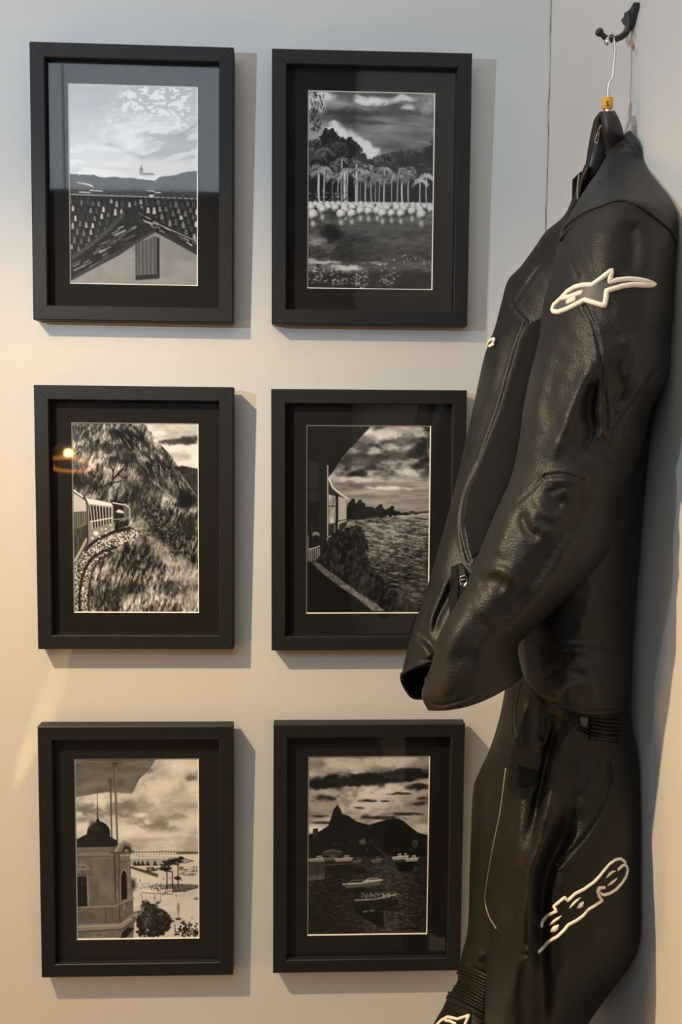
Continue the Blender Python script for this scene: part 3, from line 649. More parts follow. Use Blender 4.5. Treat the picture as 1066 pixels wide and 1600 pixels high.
def print_bay():
    c = Canvas(200, 196, 735, 997); X, Y = c.X, c.Y; R = random.Random(31)
    c.a = .62 + .45 * (c.n(170, 60, 83, 5, -.12) - .5)
    c.glow(500, 370, 130, 60, .95, .85); c.glow(470, 420, 160, 40, .86, .7); c.glow(350, 230, 90, 22, .85, .7); c.glow(560, 220, 110, 24, .86, .7); c.glow(250, 400, 60, 60, .6, .5); c.glow(640, 410, 100, 40, .62, .6); c.glow(215, 520, 60, 18, .97, .9); c.glow(690, 520, 40, 20, .85, .7)
    cloud = .16 + .22 * (c.n(30, 18, 85, 4) - .5)
    for q in ((300, 300, 60, 22), (400, 305, 130, 30), (260, 320, 60, 18), (500, 300, 80, 18), (620, 275, 70, 22), (660, 265, 60, 18), (600, 300, 70, 10), (690, 335, 50, 16), (720, 280, 20, 14), (480, 285, 60, 14)): c.glow(*q, cloud, 1.0)
    for q in ((460, 395, 40, 6), (540, 398, 18, 4), (425, 427, 18, 5), (270, 380, 60, 12), (700, 410, 30, 7), (600, 365, 50, 6), (520, 470, 90, 8), (640, 455, 80, 7), (250, 462, 50, 5), (260, 490, 60, 6), (700, 388, 26, 6)): c.glow(*q, .22, .9)
    mt = .11 + .07 * (c.n(24, 20, 87, 4) - .5)
    c.poly([(195, 545), (250, 530), (290, 505), (302, 470), (312, 432), (322, 420), (330, 416), (340, 425), (350, 452), (380, 462), (410, 485), (440, 495), (470, 503), (510, 490), (555, 478), (600, 475), (625, 488), (655, 515), (690, 540), (735, 552), (735, 660), (195, 660)], mt, 1.5)
    c.line([(330, 412), (330, 424)], 3, .12); c.line([(325, 416), (335, 416)], 3, .12)
    for k in range(22): c.line([(520 + 6 * k, 545 + R.uniform(-6, 20)), (560 + 6 * k, 590 + R.uniform(-6, 10))], 3, R.choice([.18, .06]), .5)
    c.poly([(222, 518), (244, 515), (246, 568), (222, 570)], .22); c.poly([(664, 572), (685, 570), (686, 600), (664, 600)], .34); c.poly([(425, 575), (450, 560), (460, 588), (425, 590)], .40); c.poly([(470, 566), (490, 566), (490, 590), (470, 590)], .22)
    for k in range(40): c.poly([(lambda x, y: [(x, y), (x + 8, y), (x + 8, y + 10), (x, y + 10)])(R.uniform(200, 730), R.uniform(575, 612))][0], R.choice([.1, .16, .24, .3]))
    # water
    wat = .19 + .16 * (c.n(20, 6, 89, 3) - .5) + .12 * (c.n(7, 3, 90, 2) - .5) + .10 * np.exp(-((X - 560) / 110)**2)
    c.put(sstep(640, 660, Y), wat); c.put(sstep(640, 648, Y) * sstep(668, 648, Y) * .6, .30)
    c.put(sstep(720, 1000, Y) * sstep(420, 220, X) * .35, .10)
    for k in range(420):
        x = R.gauss(560, 70); y = R.uniform(680, 985)
        c.line([(x, y), (x + R.uniform(4, 12), y)], 2.5, R.choice([.4, .5, .65, .1]), .5)
    c.poly([(200, 600), (260, 605), (400, 610), (480, 640), (200, 645)], .12, rag=8); c.ell(310, 628, 46, 16, .30); c.line([(270, 622), (310, 613), (350, 622)], 5, .45)
    c.line([(505, 605), (530, 625), (552, 648), (545, 690), (570, 700), (592, 705)], 8, .34, .8); c.line([(552, 648), (570, 640)], 6, .3)
    for k in range(18): c.line([(570 + 5 * k, 640 + R.uniform(-6, 6)), (610 + 4 * k, 720 + R.uniform(-12, 12))], 2.5, .30, .35)
    def boat(x, y, w, v=.8, s=1):
        c.poly([(x - w / 2, y), (x + w / 2, y - 5 * s), (x + w * .42, y + 10 * s), (x - w * .45, y + 12 * s)], v * .75); c.line([(x - w / 2, y), (x + w / 2, y - 5 * s)], 4, v)
        c.poly([(x - w * .1, y - 3), (x + w * .02, y - 16 * s), (x + w * .3, y - 17 * s), (x + w * .36, y - 4)], v * .9); c.line([(x - w * .04, y - 9 * s), (x + w * .32, y - 10 * s)], 3, .12)
    for q in ((240, 655, 80, .72), (300, 652, 60, .5), (360, 655, 80, .75), (420, 665, 40, .5), (505, 662, 46, .55), (600, 650, 50, .85), (628, 648, 40, .8), (662, 658, 58, .82)): boat(*q)
    c.poly([(200, 670), (280, 665), (275, 720), (200, 735)], .30); c.poly([(282, 680), (410, 672), (412, 715), (285, 722)], .16); c.line([(282, 682), (410, 674)], 4, .4); c.poly([(200, 730), (275, 720), (272, 745), (200, 752)], .40); c.line([(240, 672), (240, 735)], 3, .14)
    c.poly([(590, 675), (690, 668), (665, 715), (600, 712)], .10); c.poly([(410, 700), (455, 695), (455, 722), (415, 725)], .12)
    c.poly([(358, 770), (530, 752), (520, 775), (370, 787)], .42); c.line([(356, 768), (440, 764), (532, 750)], 5, .85); c.poly([(440, 760), (470, 742), (515, 740), (530, 750)], .76); c.line([(470, 748), (520, 745)], 4, .1); c.line([(360, 772), (400, 752), (450, 750)], 3, .55)
    c.put(np.exp(-((X - 440) / 110)**2 - ((Y - 798) / 8)**2) * .7, .08)
    c.poly([(412, 845), (608, 815), (610, 870), (520, 880), (420, 872)], .17 + .08 * (c.n(10, 8, 95, 3) - .5)); c.line([(412, 842), (500, 838), (606, 815)], 6, .62); c.line([(606, 812), (608, 872)], 5, .35)
    for k in range(60): c.line([(R.uniform(440, 600), R.uniform(808, 838))] * 2, 6, R.choice([.5, .7, .85]), .7)
    c.put(np.exp(-((X - 530) / 90)**2 - ((Y - 884) / 7)**2) * .8, .05)
    c.poly([(405, 870), (440, 870), (540, 900), (540, 965), (510, 960), (440, 915), (410, 895)], .07); c.line([(450, 895), (495, 888)], 5, .62); c.line([(420, 880), (530, 905)], 5, .24); c.poly([(480, 905), (510, 895), (540, 905), (535, 960)], .05)
    return c.a

# ------------------------------------------------------------------ picture frames
FW_, FH_ = 0.270, 0.3637      # outer size
OW_, OH_ = 0.1733, 0.2642     # window in the mat
RW, RD = 0.0195, 0.0220       # rail width, depth
LEAN = 0.019
def build_rail(parent, side):
    horiz = side in ('bottom', 'top')
    L = FW_ if horiz else FH_; off = (FH_ if horiz else FW_) / 2
    prof = [(0.0, -RD + .0012), (0.0012, -RD), (RW - .001, -RD), (RW, -RD + .001), (RW, -RD + .0095), (RW - .004, -RD + .0095), (RW - .004, 0), (0, 0)]
    V = []
    for s in (-1, 1):
        for t, d in prof:
            a = s * (L / 2 - t) - s * .00018; b = -off + t
            if side == 'bottom': p = (a, d, b)
            elif side == 'top': p = (-a, d, -b)
            elif side == 'left': p = (b, d, -a)
            else: p = (-b, d, a)
            V.append(p)
    n = len(prof); Fc = [tuple(range(n)), tuple(range(2 * n - 1, n - 1, -1))]
    for i in range(n): Fc.append((i, i + n, (i + 1) % n + n, (i + 1) % n))
    me = bpy.data.meshes.new('rail'); me.from_pydata(V, [], Fc); me.update()
    bm = bmesh.new(); bm.from_mesh(me); bmesh.ops.recalc_face_normals(bm, faces=bm.faces); bm.to_mesh(me); bm.free()
    me.materials.append(M['frame']); o = bpy.data.objects.new('rail', me); link(o, parent); return o
def frame(label, cx, cz, rot, ox, oz, art):
    root = empty('picture_frame', (cx, YB - 0.0055, CAMZ + cz), label, 'picture', 'framed black-and-white photographs')
    for s in ('bottom', 'top', 'left', 'right'): build_rail(root, s)
    iw, ih = FW_ / 2 - RW + .003, FH_ / 2 - RW + .003
    ym = -RD + .0118
    # mat with its window
    bm = bmesh.new(); w2, h2 = OW_ / 2, OH_ / 2; bv = .0013
    def ring(xa, za, xb, zb, ya, yb, dx=0, dz=0):
        q = [(-1, -1), (1, -1), (1, 1), (-1, 1)]
        A = [bm.verts.new((sx * xa + (dx if xa < iw else 0), ya, sz * za + (dz if xa < iw else 0))) for sx, sz in q]
        B = [bm.verts.new((sx * xb + (dx if xb < iw else 0), yb, sz * zb + (dz if xb < iw else 0))) for sx, sz in q]
        for i in range(4): bm.faces.new((A[i], A[(i + 1) % 4], B[(i + 1) % 4], B[i]))
    ring(iw, ih, w2 + bv * .2, h2 + bv * .2, ym, ym, ox, oz); ring(iw, ih, iw, ih, ym, ym + .0014)
    mb = mesh_bm('mat_board', bm, M['mat'], root)
    bm = bmesh.new(); ring(w2 + bv * .2, h2 + bv * .2, w2 - bv * .8, h2 - bv * .8, ym, ym + .0016, ox, oz)
    mesh_bm('mat_bevel', bm, M['bevel'], mb)
    # print: a dense sheet whose print colours are a mesh attribute
    a = np.clip(art(), 0, 1); a = np.clip(.5 + .5 * np.tanh(2.2 * (a - .5)) / .80, 0.02, 0.985)
    lin = np.where(a <= .04045, a / 12.92, ((a + .055) / 1.055)**2.4) * .97 + .003
    xs = np.linspace(-w2, w2, NX); zs = np.linspace(h2, -h2, NY)
    XX, ZZ = np.meshgrid(xs, zs)
    V = np.stack([XX + ox, np.full(XX.shape, ym + .0016), ZZ + oz], -1).reshape(-1, 3)
    i = np.arange(NX * NY).reshape(NY, NX)
    Fq = np.stack([i[:-1, :-1], i[1:, :-1], i[1:, 1:], i[:-1, 1:]], -1).reshape(-1, 4)
    pr = mesh_np('photo_print', V + np.array(root.location), Fq, M['print'], root, smooth=False)
    at = pr.data.color_attributes.new('print', 'FLOAT_COLOR', 'POINT')
    colr = np.ones((NX * NY, 4), np.float32); colr[:, :3] = lin.reshape(-1, 1)
    at.data.foreach_set('color', colr.ravel())
    bm = bmesh.new(); bm_box(bm, -iw, iw, ym - .0022, ym - .0004, -ih, ih); mesh_bm('glass', bm, M['glass'], root)
    bm = bmesh.new(); bm_box(bm, -iw, iw, ym + .003, ym + .0055, -ih, ih); mesh_bm('backing_board', bm, M['backing'], root)
    root.rotation_euler = (LEAN, -rot, 0)
    return root
FR = [
 ('black-framed photo of a tiled roof and gable window under a hilltop church', -0.2347, 0.3658, -0.0038, -.0011, .0012, print_roofs),
 ('black-framed photo of tall palms above white spheres floating on a pond', 0.0873, 0.3654, 0.0015, .0003, .0006, print_palms),
 ('black-framed photo of a train curving along a steep grassy hillside', -0.2341, -0.0861, -0.0012, -.0011, -.0002, print_train),
 ('black-framed photo of a lake shore beside a curved canopy, partly behind the jacket sleeve', 0.0881, -0.0874, 0.0041, .0003, .0006, print_lake),
 ('black-framed photo of an ornate domed building above a waterfront plaza and tree', -0.2346, -0.5565, -0.0009, -.0008, -.0008, print_harbour),
 ('black-framed photo of moored boats in a bay beneath a dark peaked mountain', 0.0923, -0.5548, 0.0004, .0007, -.0006, print_bay),
]
for f_ in FR: frame(*f_)

# ------------------------------------------------------------------ hanging leather suit: lofted, creased surfaces
def relief(X, Y, feats):
    """surface relief in metres (+ = towards the viewer side) from hand-laid folds, creases and seams"""
    h = np.zeros(X.shape)
    for kind, pts, w, a in feats:
        pts = resample(pts, 6) if len(pts) > 2 else np.asarray(pts, float)
        lo = pts.min(0) - 4 * w; hi = pts.max(0) + 4 * w
        bx = (X > lo[0]) & (X < hi[0]) & (Y > lo[1]) & (Y < hi[1])
        if not bx.any(): continue
        x, y = X[bx], Y[bx]
        # distance and position along the stroke
        best = np.full(x.shape, 1e9); pos = np.zeros(x.shape); side = np.zeros(x.shape); n = len(pts) - 1
        for i, ((x0, y0), (x1, y1)) in enumerate(zip(pts[:-1], pts[1:])):
            dx, dy = x1 - x0, y1 - y0; L2 = dx * dx + dy * dy + 1e-9
            t = np.clip(((x - x0) * dx + (y - y0) * dy) / L2, 0, 1)
            d = (x - x0 - t * dx)**2 + (y - y0 - t * dy)**2
            k = d < best; best[k] = d[k]; pos[k] = ((i + t) / n)[k]; side[k] = np.sign((x - x0) * dy - (y - y0) * dx)[k]
        d = np.sqrt(best); tap = np.clip(np.minimum(pos, 1 - pos) * 5 + .15, 0, 1)
        if kind == 'fold': v = np.exp(-(d / w)**2) * tap
        elif kind == 'seam': v = -np.exp(-(d / w)**2) + .45 * np.exp(-((d - 2.2 * w) / (1.2 * w))**2)
        elif kind == 'step': v = np.where(side > 0, 1, -.0) * np.exp(-(d / (w * 3))**2) - .6 * np.exp(-(d / (w * .5))**2)
        h[bx] += a * v * (.85 if kind == 'fold' else 1)
    return h
class Loft:
    """stations: (L, R, M or None, depthL, depthR, front bulge, back bulge, crest)"""
    def __init__(s, st, nu=90, nv=300, nb=22, feats=(), noise=0.0015, nscale=70, seed=1, power=2.0):
        D = []
        for q in st:
            L, R, Mm, dl, dr, b, bb = q[:7]; cr = q[7] if len(q) > 7 else 0.0
            mid = ((L[0] + R[0]) / 2, (L[1] + R[1]) / 2)
            m = (0, 0) if Mm is None else (Mm[0] - mid[0], Mm[1] - mid[1])
            D.append([mid[0], mid[1], L[0], L[1], R[0], R[1], m[0], m[1], dl, dr, b, bb, cr])
        D = catmull(D, nv)
        th = np.linspace(0, math.pi, nu); uf = -np.cos(th)
        tb = np.linspace(math.pi, 2 * math.pi, nb + 2)[1:-1]; ub = -np.cos(tb)
        u = np.concatenate([uf, ub]); front = np.concatenate([np.ones(nu), np.zeros(nb)])
        U = u[None, :]; K = lambda i: D[:, i][:, None]
        t = (U + 1) / 2
        px = K(2) * (1 - t) + K(4) * t + K(6) * (1 - U**2)
        py = K(3) * (1 - t) + K(5) * t + K(7) * (1 - U**2)
        cr = K(12); uw = np.where(U < cr, (U - cr) / (1 + cr), (U - cr) / (1 - cr))
        prof = np.clip(1 - np.abs(uw)**power, 0, 1)**(1 / power)
        dep = K(8) * (1 - t) + K(9) * t + np.where(front[None, :] > 0, -K(10) * prof, K(11) * np.sqrt(np.clip(1 - U**2, 0, 1)))
        fade = np.clip((1 - np.abs(U)**5), 0, 1) * front[None, :]
        h = relief(px, py, feats)
        h += noise * (2 * fbm(px / nscale + 9, py / (nscale * 1.4) + 9, seed, 3) - 1) + noise * .35 * (2 * fbm(px / 17 + 3, py / 22 + 3, seed + 30, 2) - 1)
        dep = dep - h * fade
        s.px, s.py, s.dep, s.nu, s.nb = px, py, dep, nu, nb
        P = un(px, py, dep); P[..., 0] = np.minimum(P[..., 0], XR - .0025 - .004 * (1 - t * 1.0)); s.P = P
        nv_, nt = px.shape
        i = np.arange(nv_ * nt).reshape(nv_, nt); j = np.roll(i, -1, axis=1)
        s.F = np.stack([i[:-1], i[1:], j[1:], j[:-1]], -1).reshape(-1, 4)
        s.V = P.reshape(-1, 3)
    def hem(s, depth_in=0.03, end=-1, shrink=0.93):
        """turn the open end inwards so that the garment has a visible thickness and an inside"""
        ring = s.P[end]; prev = s.P[-14 if end == -1 else 13]; c = ring.mean(0); back = (prev.mean(0) - c); back = back / np.linalg.norm(back)
        r1 = c + (ring - c) * .975 - back * .0012; r2 = c + (ring - c) * (shrink + .02); r3 = c + (ring - c) * shrink * .97 + back * depth_in
        r4 = c + (ring - c) * .02 + back * depth_in * 1.4
        n0 = len(s.V); nt = len(ring); base = (len(s.P) - 1) * nt if end == -1 else 0
        s.V = np.vstack([s.V, r1, r2, r3, r4]); rows = [base + np.arange(nt)] + [n0 + k * nt + np.arange(nt) for k in range(4)]
        for a, b in zip(rows[:-1], rows[1:]):
            q = np.stack([a, b, np.roll(b, -1), np.roll(a, -1)], -1)
            s.F = np.vstack([s.F, q if end == -1 else q[:, ::-1]])
        return s
    def cap(s, end=0):
        nt = s.P.shape[1]; c = s.P[end].mean(0); n0 = len(s.V); s.V = np.vstack([s.V, c[None]])
        base = 0 if end == 0 else (len(s.P) - 1) * nt; a = base + np.arange(nt); b = np.roll(a, -1)
        q = np.stack([a, b, np.full(nt, n0), np.full(nt, n0)], -1)
        s.capF = q[:, :3]; return s
    def obj(s, name, m, parent, **kw):
        F = [tuple(f) for f in s.F]
        if hasattr(s, 'capF'): F += [tuple(f) for f in s.capF]
        o = mesh_np(name, s.V, F if hasattr(s, 'capF') else s.F, m, parent, **kw)
        s.bvh = BVHTree.FromPolygons([tuple(v) for v in s.V], [tuple(f) for f in s.F]); return o
def hit(surfs, x, y):
    d = RT * ((x - 533) / F_PX) - UP * ((y - 800) / F_PX) + FW; d = d / np.linalg.norm(d)
    best = None
    for sf in surfs:
        loc, nor, idx, dist = sf.bvh.ray_cast(Vector(CAM), Vector(d))
        if loc is not None and (best is None or dist < best[2]):
            if nor.dot(Vector(d)) > 0: nor = -nor
            best = (loc, nor, dist)
    return best
def smooth_normals(H):
    out = []
    for i in range(len(H)):
        v = Vector()
        for k in range(max(0, i - 3), min(len(H), i + 4)): v += H[k][1]
        out.append(v.normalized())
    return out
def stroke(name, surfs, pts, wpx, h, m, parent, step=2.5, corners=False, closed=False, lift=0.0, taper=0.0, nseg=6, **kw):
    """raised welt laid on the garment along a line: one ridge with a rounded section"""
    lists = pts if isinstance(pts[0][0], (tuple, list)) else [pts]
    VV, FF = [], []
    for pl in lists:
        P = polyres(pl, step) if corners else resample(pl, step)
        H = [(hit(surfs, x, y), x, y) for x, y in P]; H = [q for q in H if q[0] is not None]
        if len(H) < 2: continue
        hs = [q[0] for q in H]; N = smooth_normals(hs); n = len(hs); base = len(VV)
        # drop spikes where the line leaves the surface
        for i in range(n):
            a = hs[max(i - 1, 0)][0]; b = hs[min(i + 1, n - 1)][0]
            t = (b - a)
            if t.length < 1e-7: t = Vector((0, 0, 1))
            t.normalize(); s = N[i].cross(t).normalized()
            k = 1.0
            if taper: k = min(1, .25 + min(i, n - 1 - i) / max(n * taper, 1))
            w = wpx * hs[i][2] / F_PX / 2 * k
            for q in range(nseg):
                an = math.pi * q / (nseg - 1)
                VV.append(hs[i][0] + s * (w * math.cos(an)) + N[i] * (lift + h * k * math.sin(an) - (.0006 if q in (0, nseg - 1) else 0)))
        for i in range(n - 1):
            for q in range(nseg - 1):
                a = base + i * nseg + q; FF.append((a, a + 1, a + nseg + 1, a + nseg))
        FF.append(tuple(base + q for q in range(nseg))); FF.append(tuple(base + (n - 1) * nseg + q for q in range(nseg))[::-1])
        for i in range(n - 1): FF.append((base + i * nseg + nseg - 1, base + i * nseg, base + (i + 1) * nseg, base + (i + 1) * nseg + nseg - 1))
    o = mesh_np(name, np.array(VV), FF, m, parent, **kw)
    bm = bmesh.new(); bm.from_mesh(o.data); bmesh.ops.recalc_face_normals(bm, faces=bm.faces); bm.to_mesh(o.data); bm.free()
    return o
def patch(name, surfs, poly, h, m, parent, step=4, **kw):
    """a thin sewn-on panel following the garment"""
    P = polyres(list(poly) + [poly[0]], step)[:-1]
    xs, ys = np.meshgrid(np.arange(P[:, 0].min(), P[:, 0].max(), step), np.arange(P[:, 1].min(), P[:, 1].max(), step))
    ok = inside(xs, ys, P) & (seg_dist(xs, ys, np.vstack([P, P[:1]])) > step * .6)
    pts = [Vector((x, y)) for x, y in P] + [Vector((x, y)) for x, y in zip(xs[ok], ys[ok])]
    n = len(P); r = delaunay_2d_cdt(pts, [], [list(range(n))], 1, 1e-4)
    vs, fs = r[0], r[2]
    H = [hit(surfs, v.x, v.y) for v in vs]; md = np.median([q[2] for q in H if q])
    H = [q if q else (Vector(un(v.x, v.y, md)), Vector((0, -1, 0)), md) for q, v in zip(H, vs)]
    T = [q[0] + q[1] * h for q in H]; B = [q[0] - q[1] * .0008 for q in H]; nn = len(T)
    FF = [tuple(f) for f in fs] + [tuple(i + nn for i in reversed(f)) for f in fs]
    cnt = {}
    for f in fs:
        for a, b in zip(f, list(f[1:]) + [f[0]]): cnt[(a, b)] = 1
    for (a, b) in list(cnt):
        if (b, a) not in cnt: FF.append((b, a, a + nn, b + nn))
    o = mesh_np(name, np.array(T + B), FF, m, parent, **kw)
    bm = bmesh.new(); bm.from_mesh(o.data); bmesh.ops.recalc_face_normals(bm, faces=bm.faces); bm.to_mesh(o.data); bm.free()
    return o
def tube(name, P, r, m, parent=None, seg=12, **kw):
    """round bar through 3D points, radius number or list"""
    P = np.asarray(P, float); n = len(P); rr = np.full(n, r) if np.isscalar(r) else np.asarray(r, float)
    T = np.gradient(P, axis=0); T /= np.linalg.norm(T, axis=1)[:, None]
    ref = np.array([0, 0, 1.0]) if abs(T[0][2]) < .9 else np.array([1.0, 0, 0]); V = []
    a = np.cross(T[0], ref); a /= np.linalg.norm(a)
    for i in range(n):
        a = a - T[i] * (a @ T[i]); a /= np.linalg.norm(a); b = np.cross(T[i], a)
        for k in range(seg):
            q = 2 * math.pi * k / seg; V.append(P[i] + rr[i] * (math.cos(q) * a + math.sin(q) * b))
    Fc = []
    for i in range(n - 1):
        for k in range(seg):
            Fc.append((i * seg + k, i * seg + (k + 1) % seg, (i + 1) * seg + (k + 1) % seg, (i + 1) * seg + k))
    Fc.append(tuple(range(seg))[::-1]); Fc.append(tuple((n - 1) * seg + k for k in range(seg)))
    return mesh_np(name, V, Fc, m, parent, **kw)
def tube_px(name, pts, r, m, parent=None, n=40, **kw):
    """points as (px, py, distance)"""
    q = catmull(np.asarray(pts, float), n); return tube(name, un(q[:, 0], q[:, 1], q[:, 2]), r, m, parent, **kw)
def ball(name, c, r, m, parent=None, **kw):
    bm = bmesh.new(); bmesh.ops.create_uvsphere(bm, u_segments=20, v_segments=12, radius=r)
    off = Vector(c) - Vector(origin(parent)); bmesh.ops.translate(bm, verts=bm.verts, vec=off)
    return mesh_bm(name, bm, m, parent, smooth=True, **kw)

# ------------------------------------------------------------------ jacket
jk = empty('leather_jacket', unp(930, 700, 0.95), 'black leather motorcycle jacket with a white star emblem on its sleeve, hanging in the corner', 'jacket')
SL = [  # near sleeve features (photo pixels)
 ('seam', [(913, 478), (927, 506), (937, 544), (943, 591), (948, 638), (949, 675)], 2.6, .0016),
 ('seam', [(877, 384), (890, 403), (903, 434)], 2.4, .0012),
 ('seam', [(1030, 575), (999, 616), (977, 647), (953, 680)], 3.0, .0024),
 ('fold', [(1012, 590), (985, 622), (962, 655)], 9, .006),
 ('fold', [(984, 345), (986, 385), (980, 430)], 16, -.0075),
 ('fold', [(948, 350), (944, 400), (938, 440)], 26, .004),
 ('fold', [(1022, 360), (1020, 420), (1010, 520)], 16, .004),
 ('fold', [(931, 560), (912, 600), (893, 638), (880, 675), (860, 720)], 13, .008),
 ('fold', [(934, 585), (925, 610), (921, 645), (925, 675), (905, 715)], 12, -.011),
 ('fold', [(957, 560), (968, 600), (962, 640)], 12, -.005),
 ('fold', [(975, 520), (990, 560), (986, 600)], 12, .005),
 ('fold', [(1040, 556), (1020, 590), (1005, 625)], 8, -.006),
 ('fold', [(1050, 560), (1042, 590), (1022, 615)], 7, .006),
 ('fold', [(858, 520), (842, 590), (832, 660), (818, 720)], 16, .004),
 ('fold', [(880, 540), (862, 600), (850, 660)], 14, -.004),
 ('fold', [(930, 690), (960, 715), (985, 725)], 16, -.009),
 ('fold', [(985, 660), (1000, 690), (990, 720)], 8, .004),
 ('seam', [(853, 744), (829, 767), (804, 789), (785, 800)], 2.8, .0013),
 ('seam', [(853, 744), (880, 742), (910, 750)], 3, .0012),
 ('fold', [(855, 754), (880, 752), (908, 758)], 8, .0034),
 ('fold', [(836, 776), (850, 800), (868, 810), (890, 800)], 9, .0030),
 ('fold', [(860, 762), (866, 780), (880, 792)], 9, -.0032),
 ('fold', [(880, 762), (892, 776), (905, 778)], 8, .0022),
 ('fold', [(918, 762), (938, 778), (950, 804), (950, 840), (935, 870)], 16, .006),
 ('fold', [(900, 775), (906, 796), (897, 818), (880, 836)], 11, -.0035),
 ('fold', [(918, 790), (914, 815), (896, 842), (872, 872)], 13, .0035),
 ('fold', [(828, 796), (838, 822), (856, 832), (874, 828)], 8, .0026),
 ('fold', [(815, 800), (826, 830), (848, 838)], 8, -.004),
 ('fold', [(796, 800), (783, 840), (772, 870)], 12, .004),
 ('fold', [(752, 897), (772, 889), (790, 895), (805, 912)], 9, .0045),
 ('fold', [(745, 915), (770, 908), (792, 920)], 12, -.004),
 ('fold', [(895, 845), (868, 892), (836, 935), (806, 970), (780, 995)], 17, .0062),
 ('fold', [(868, 850), (838, 900), (806, 940), (770, 975)], 19, -.0048),
 ('fold', [(735, 925), (712, 965), (698, 1005), (690, 1050)], 14, .004),
 ('fold', [(760, 960), (735, 1000), (722, 1040)], 16, -.003),
 ('fold', [(690, 1030), (720, 1035), (750, 1030)], 14, -.002),
 ('seam', [(664, 1096), (690, 1102), (735, 1088), (780, 1064), (812, 1046)], 2.2, .0010),
]
near = Loft([
 ((906, 320), (1046, 314), (971, 302), .889, .860, 0.0430, .02),
 ((884, 352), (1060, 340), (970, 312), .878, .842, 0.0585, .02),
 ((876, 378), (1060, 384), (968, 330), .872, .835, 0.0630, .03),
 ((868, 400), (1058, 404), (964, 362), .870, .836, 0.0710, .04),
 ((857, 444), (1056, 440), (957, 418), .868, .838, 0.0810, .04),
 ((848, 481), (1054, 481), (951, 470), .868, .836, 0.0837, .04),
 ((843, 528), (1049, 528), None, .866, .836, 0.0837, .04),
 ((829, 584), (1045, 588), None, .862, .836, 0.0810, .04),
 ((818, 638), (1018, 640), None, .858, .842, 0.0756, .04),
 ((810, 697), (1005, 692), None, .852, .846, 0.0729, .04),
 ((797, 750), (984, 752), None, .848, .848, 0.0729, .04),
 ((781, 785), (968, 790), None, .846, .850, 0.0743, .04),
 ((762, 830), (965, 830), None, .842, .850, 0.0743, .04),
 ((746, 870), (952, 866), None, .838, .848, 0.0702, .04),
 ((728, 915), (922, 904), None, .834, .846, 0.0648, .038),
 ((706, 955), (880, 942), None, .832, .844, 0.0594, .036),
 ((684, 997), (842, 978), None, .830, .842, 0.0540, .034),
 ((675, 1035), (812, 1006), None, .830, .842, 0.0513, .034),
 ((659, 1084), (812, 1032), (738, 1066), .830, .842, 0.0486, .032),
 ((668, 1109), (818, 1056), (744, 1098), .830, .842, 0.0473, .032),
], nu=120, nv=420, feats=SL, noise=.0016, nscale=55, seed=3)
near.hem(.03); near.obj('sleeve', M['leather'], jk)
YK = [
 ('seam', [(976, 222), (973, 262), (969, 305)], 2.2, .0010),
 ('fold', [(1005, 250), (1022, 285), (1045, 318)], 9, .003),
 ('fold', [(990, 250), (1000, 285), (1025, 320)], 10, -.003),
 ('fold', [(940, 290), (955, 275), (968, 268)], 7, -.003),
 ('fold', [(1035, 335), (1010, 316), (985, 306)], 8, -.002),
]
yoke = Loft([
 ((944, 250), (998, 224), (968, 222), .955, .938, .014, .02),
 ((934, 268), (1009, 258), (972, 256), .935, .915, .022, .02),
 ((918, 291), (1028, 283), (972, 280), .910, .885, .032, .02),
 ((902, 316), (1050, 308), (971, 299), .888, .858, .040, .02),
 ((882, 352), (1063, 338), (970, 310), .876, .838, .046, .02),
 ((874, 377), (1062, 384), (970, 312), .870, .832, .050, .02),
], nu=100, nv=150, feats=YK, noise=.0012, nscale=60, seed=8)
yoke.hem(.004, shrink=.985); yoke.obj('shoulder_panel', M['leather'], jk)
stroke('shoulder_welt', [yoke, near], [(876, 376), (885, 355), (907, 337), (934, 324), (962, 315), (983, 315), (1006, 327), (1030, 345), (1049, 362), (1057, 381)], 4.2, .0018, M['leather'], jk)
# collar: two soft bands around the hanger
col = Loft([
 ((952, 250), (985, 204), (966, 222), .955, .945, .010, .016),
 ((950, 258), (1003, 226), (974, 228), .948, .928, .014, .018),
 ((946, 262), (1007, 250), (974, 240), .940, .922, .014, .018),
], nu=50, nv=50, feats=[('fold', [(958, 244), (975, 222), (998, 236)], 3.0, -.003), ('fold', [(955, 254), (976, 230), (1003, 246)], 3.0, .002)], noise=.0004)
col.hem(.01, end=0, shrink=.9); col.obj('collar', M['leather'], jk)
# far sleeve with the right front
FS = [
 ('seam', [(870, 398), (843, 419), (818, 453), (802, 478)], 2.6, .0022),
 ('seam', [(792, 444), (802, 478), (823, 503)], 2.4, .0018),
 ('seam', [(776, 512), (801, 483)], 2.2, .0014),
 ('fold', [(880, 340), (868, 375), (850, 400), (838, 420)], 7, -.004),
 ('fold', [(845, 380), (825, 408), (806, 440)], 11, .003),
 ('fold', [(788, 520), (772, 580), (755, 650), (738, 720)], 12, .004),
 ('fold', [(768, 610), (752, 680), (735, 740)], 10, -.003),
 ('seam', [(824, 503), (812, 531), (799, 575), (781, 638), (770, 668), (752, 716), (727, 771), (720, 817), (727, 859), (733, 876)], 2.6, .0022),
 ('fold', [(705, 830), (690, 880), (680, 930)], 12, .004),
 ('fold', [(702, 895), (690, 925), (676, 960), (672, 990)], 7, .0065),
 ('fold', [(712, 905), (700, 935), (684, 965), (678, 990)], 6, -.006),
 ('fold', [(640, 1000), (660, 1010), (675, 1030)], 7, .005),
 ('fold', [(650, 985), (668, 1000), (680, 1016)], 6, -.005),
 ('fold', [(664, 925), (655, 960), (645, 1000)], 9, .003),
 ('seam', [(631, 1040), (650, 1032), (676, 1030)], 2, .0009),
]
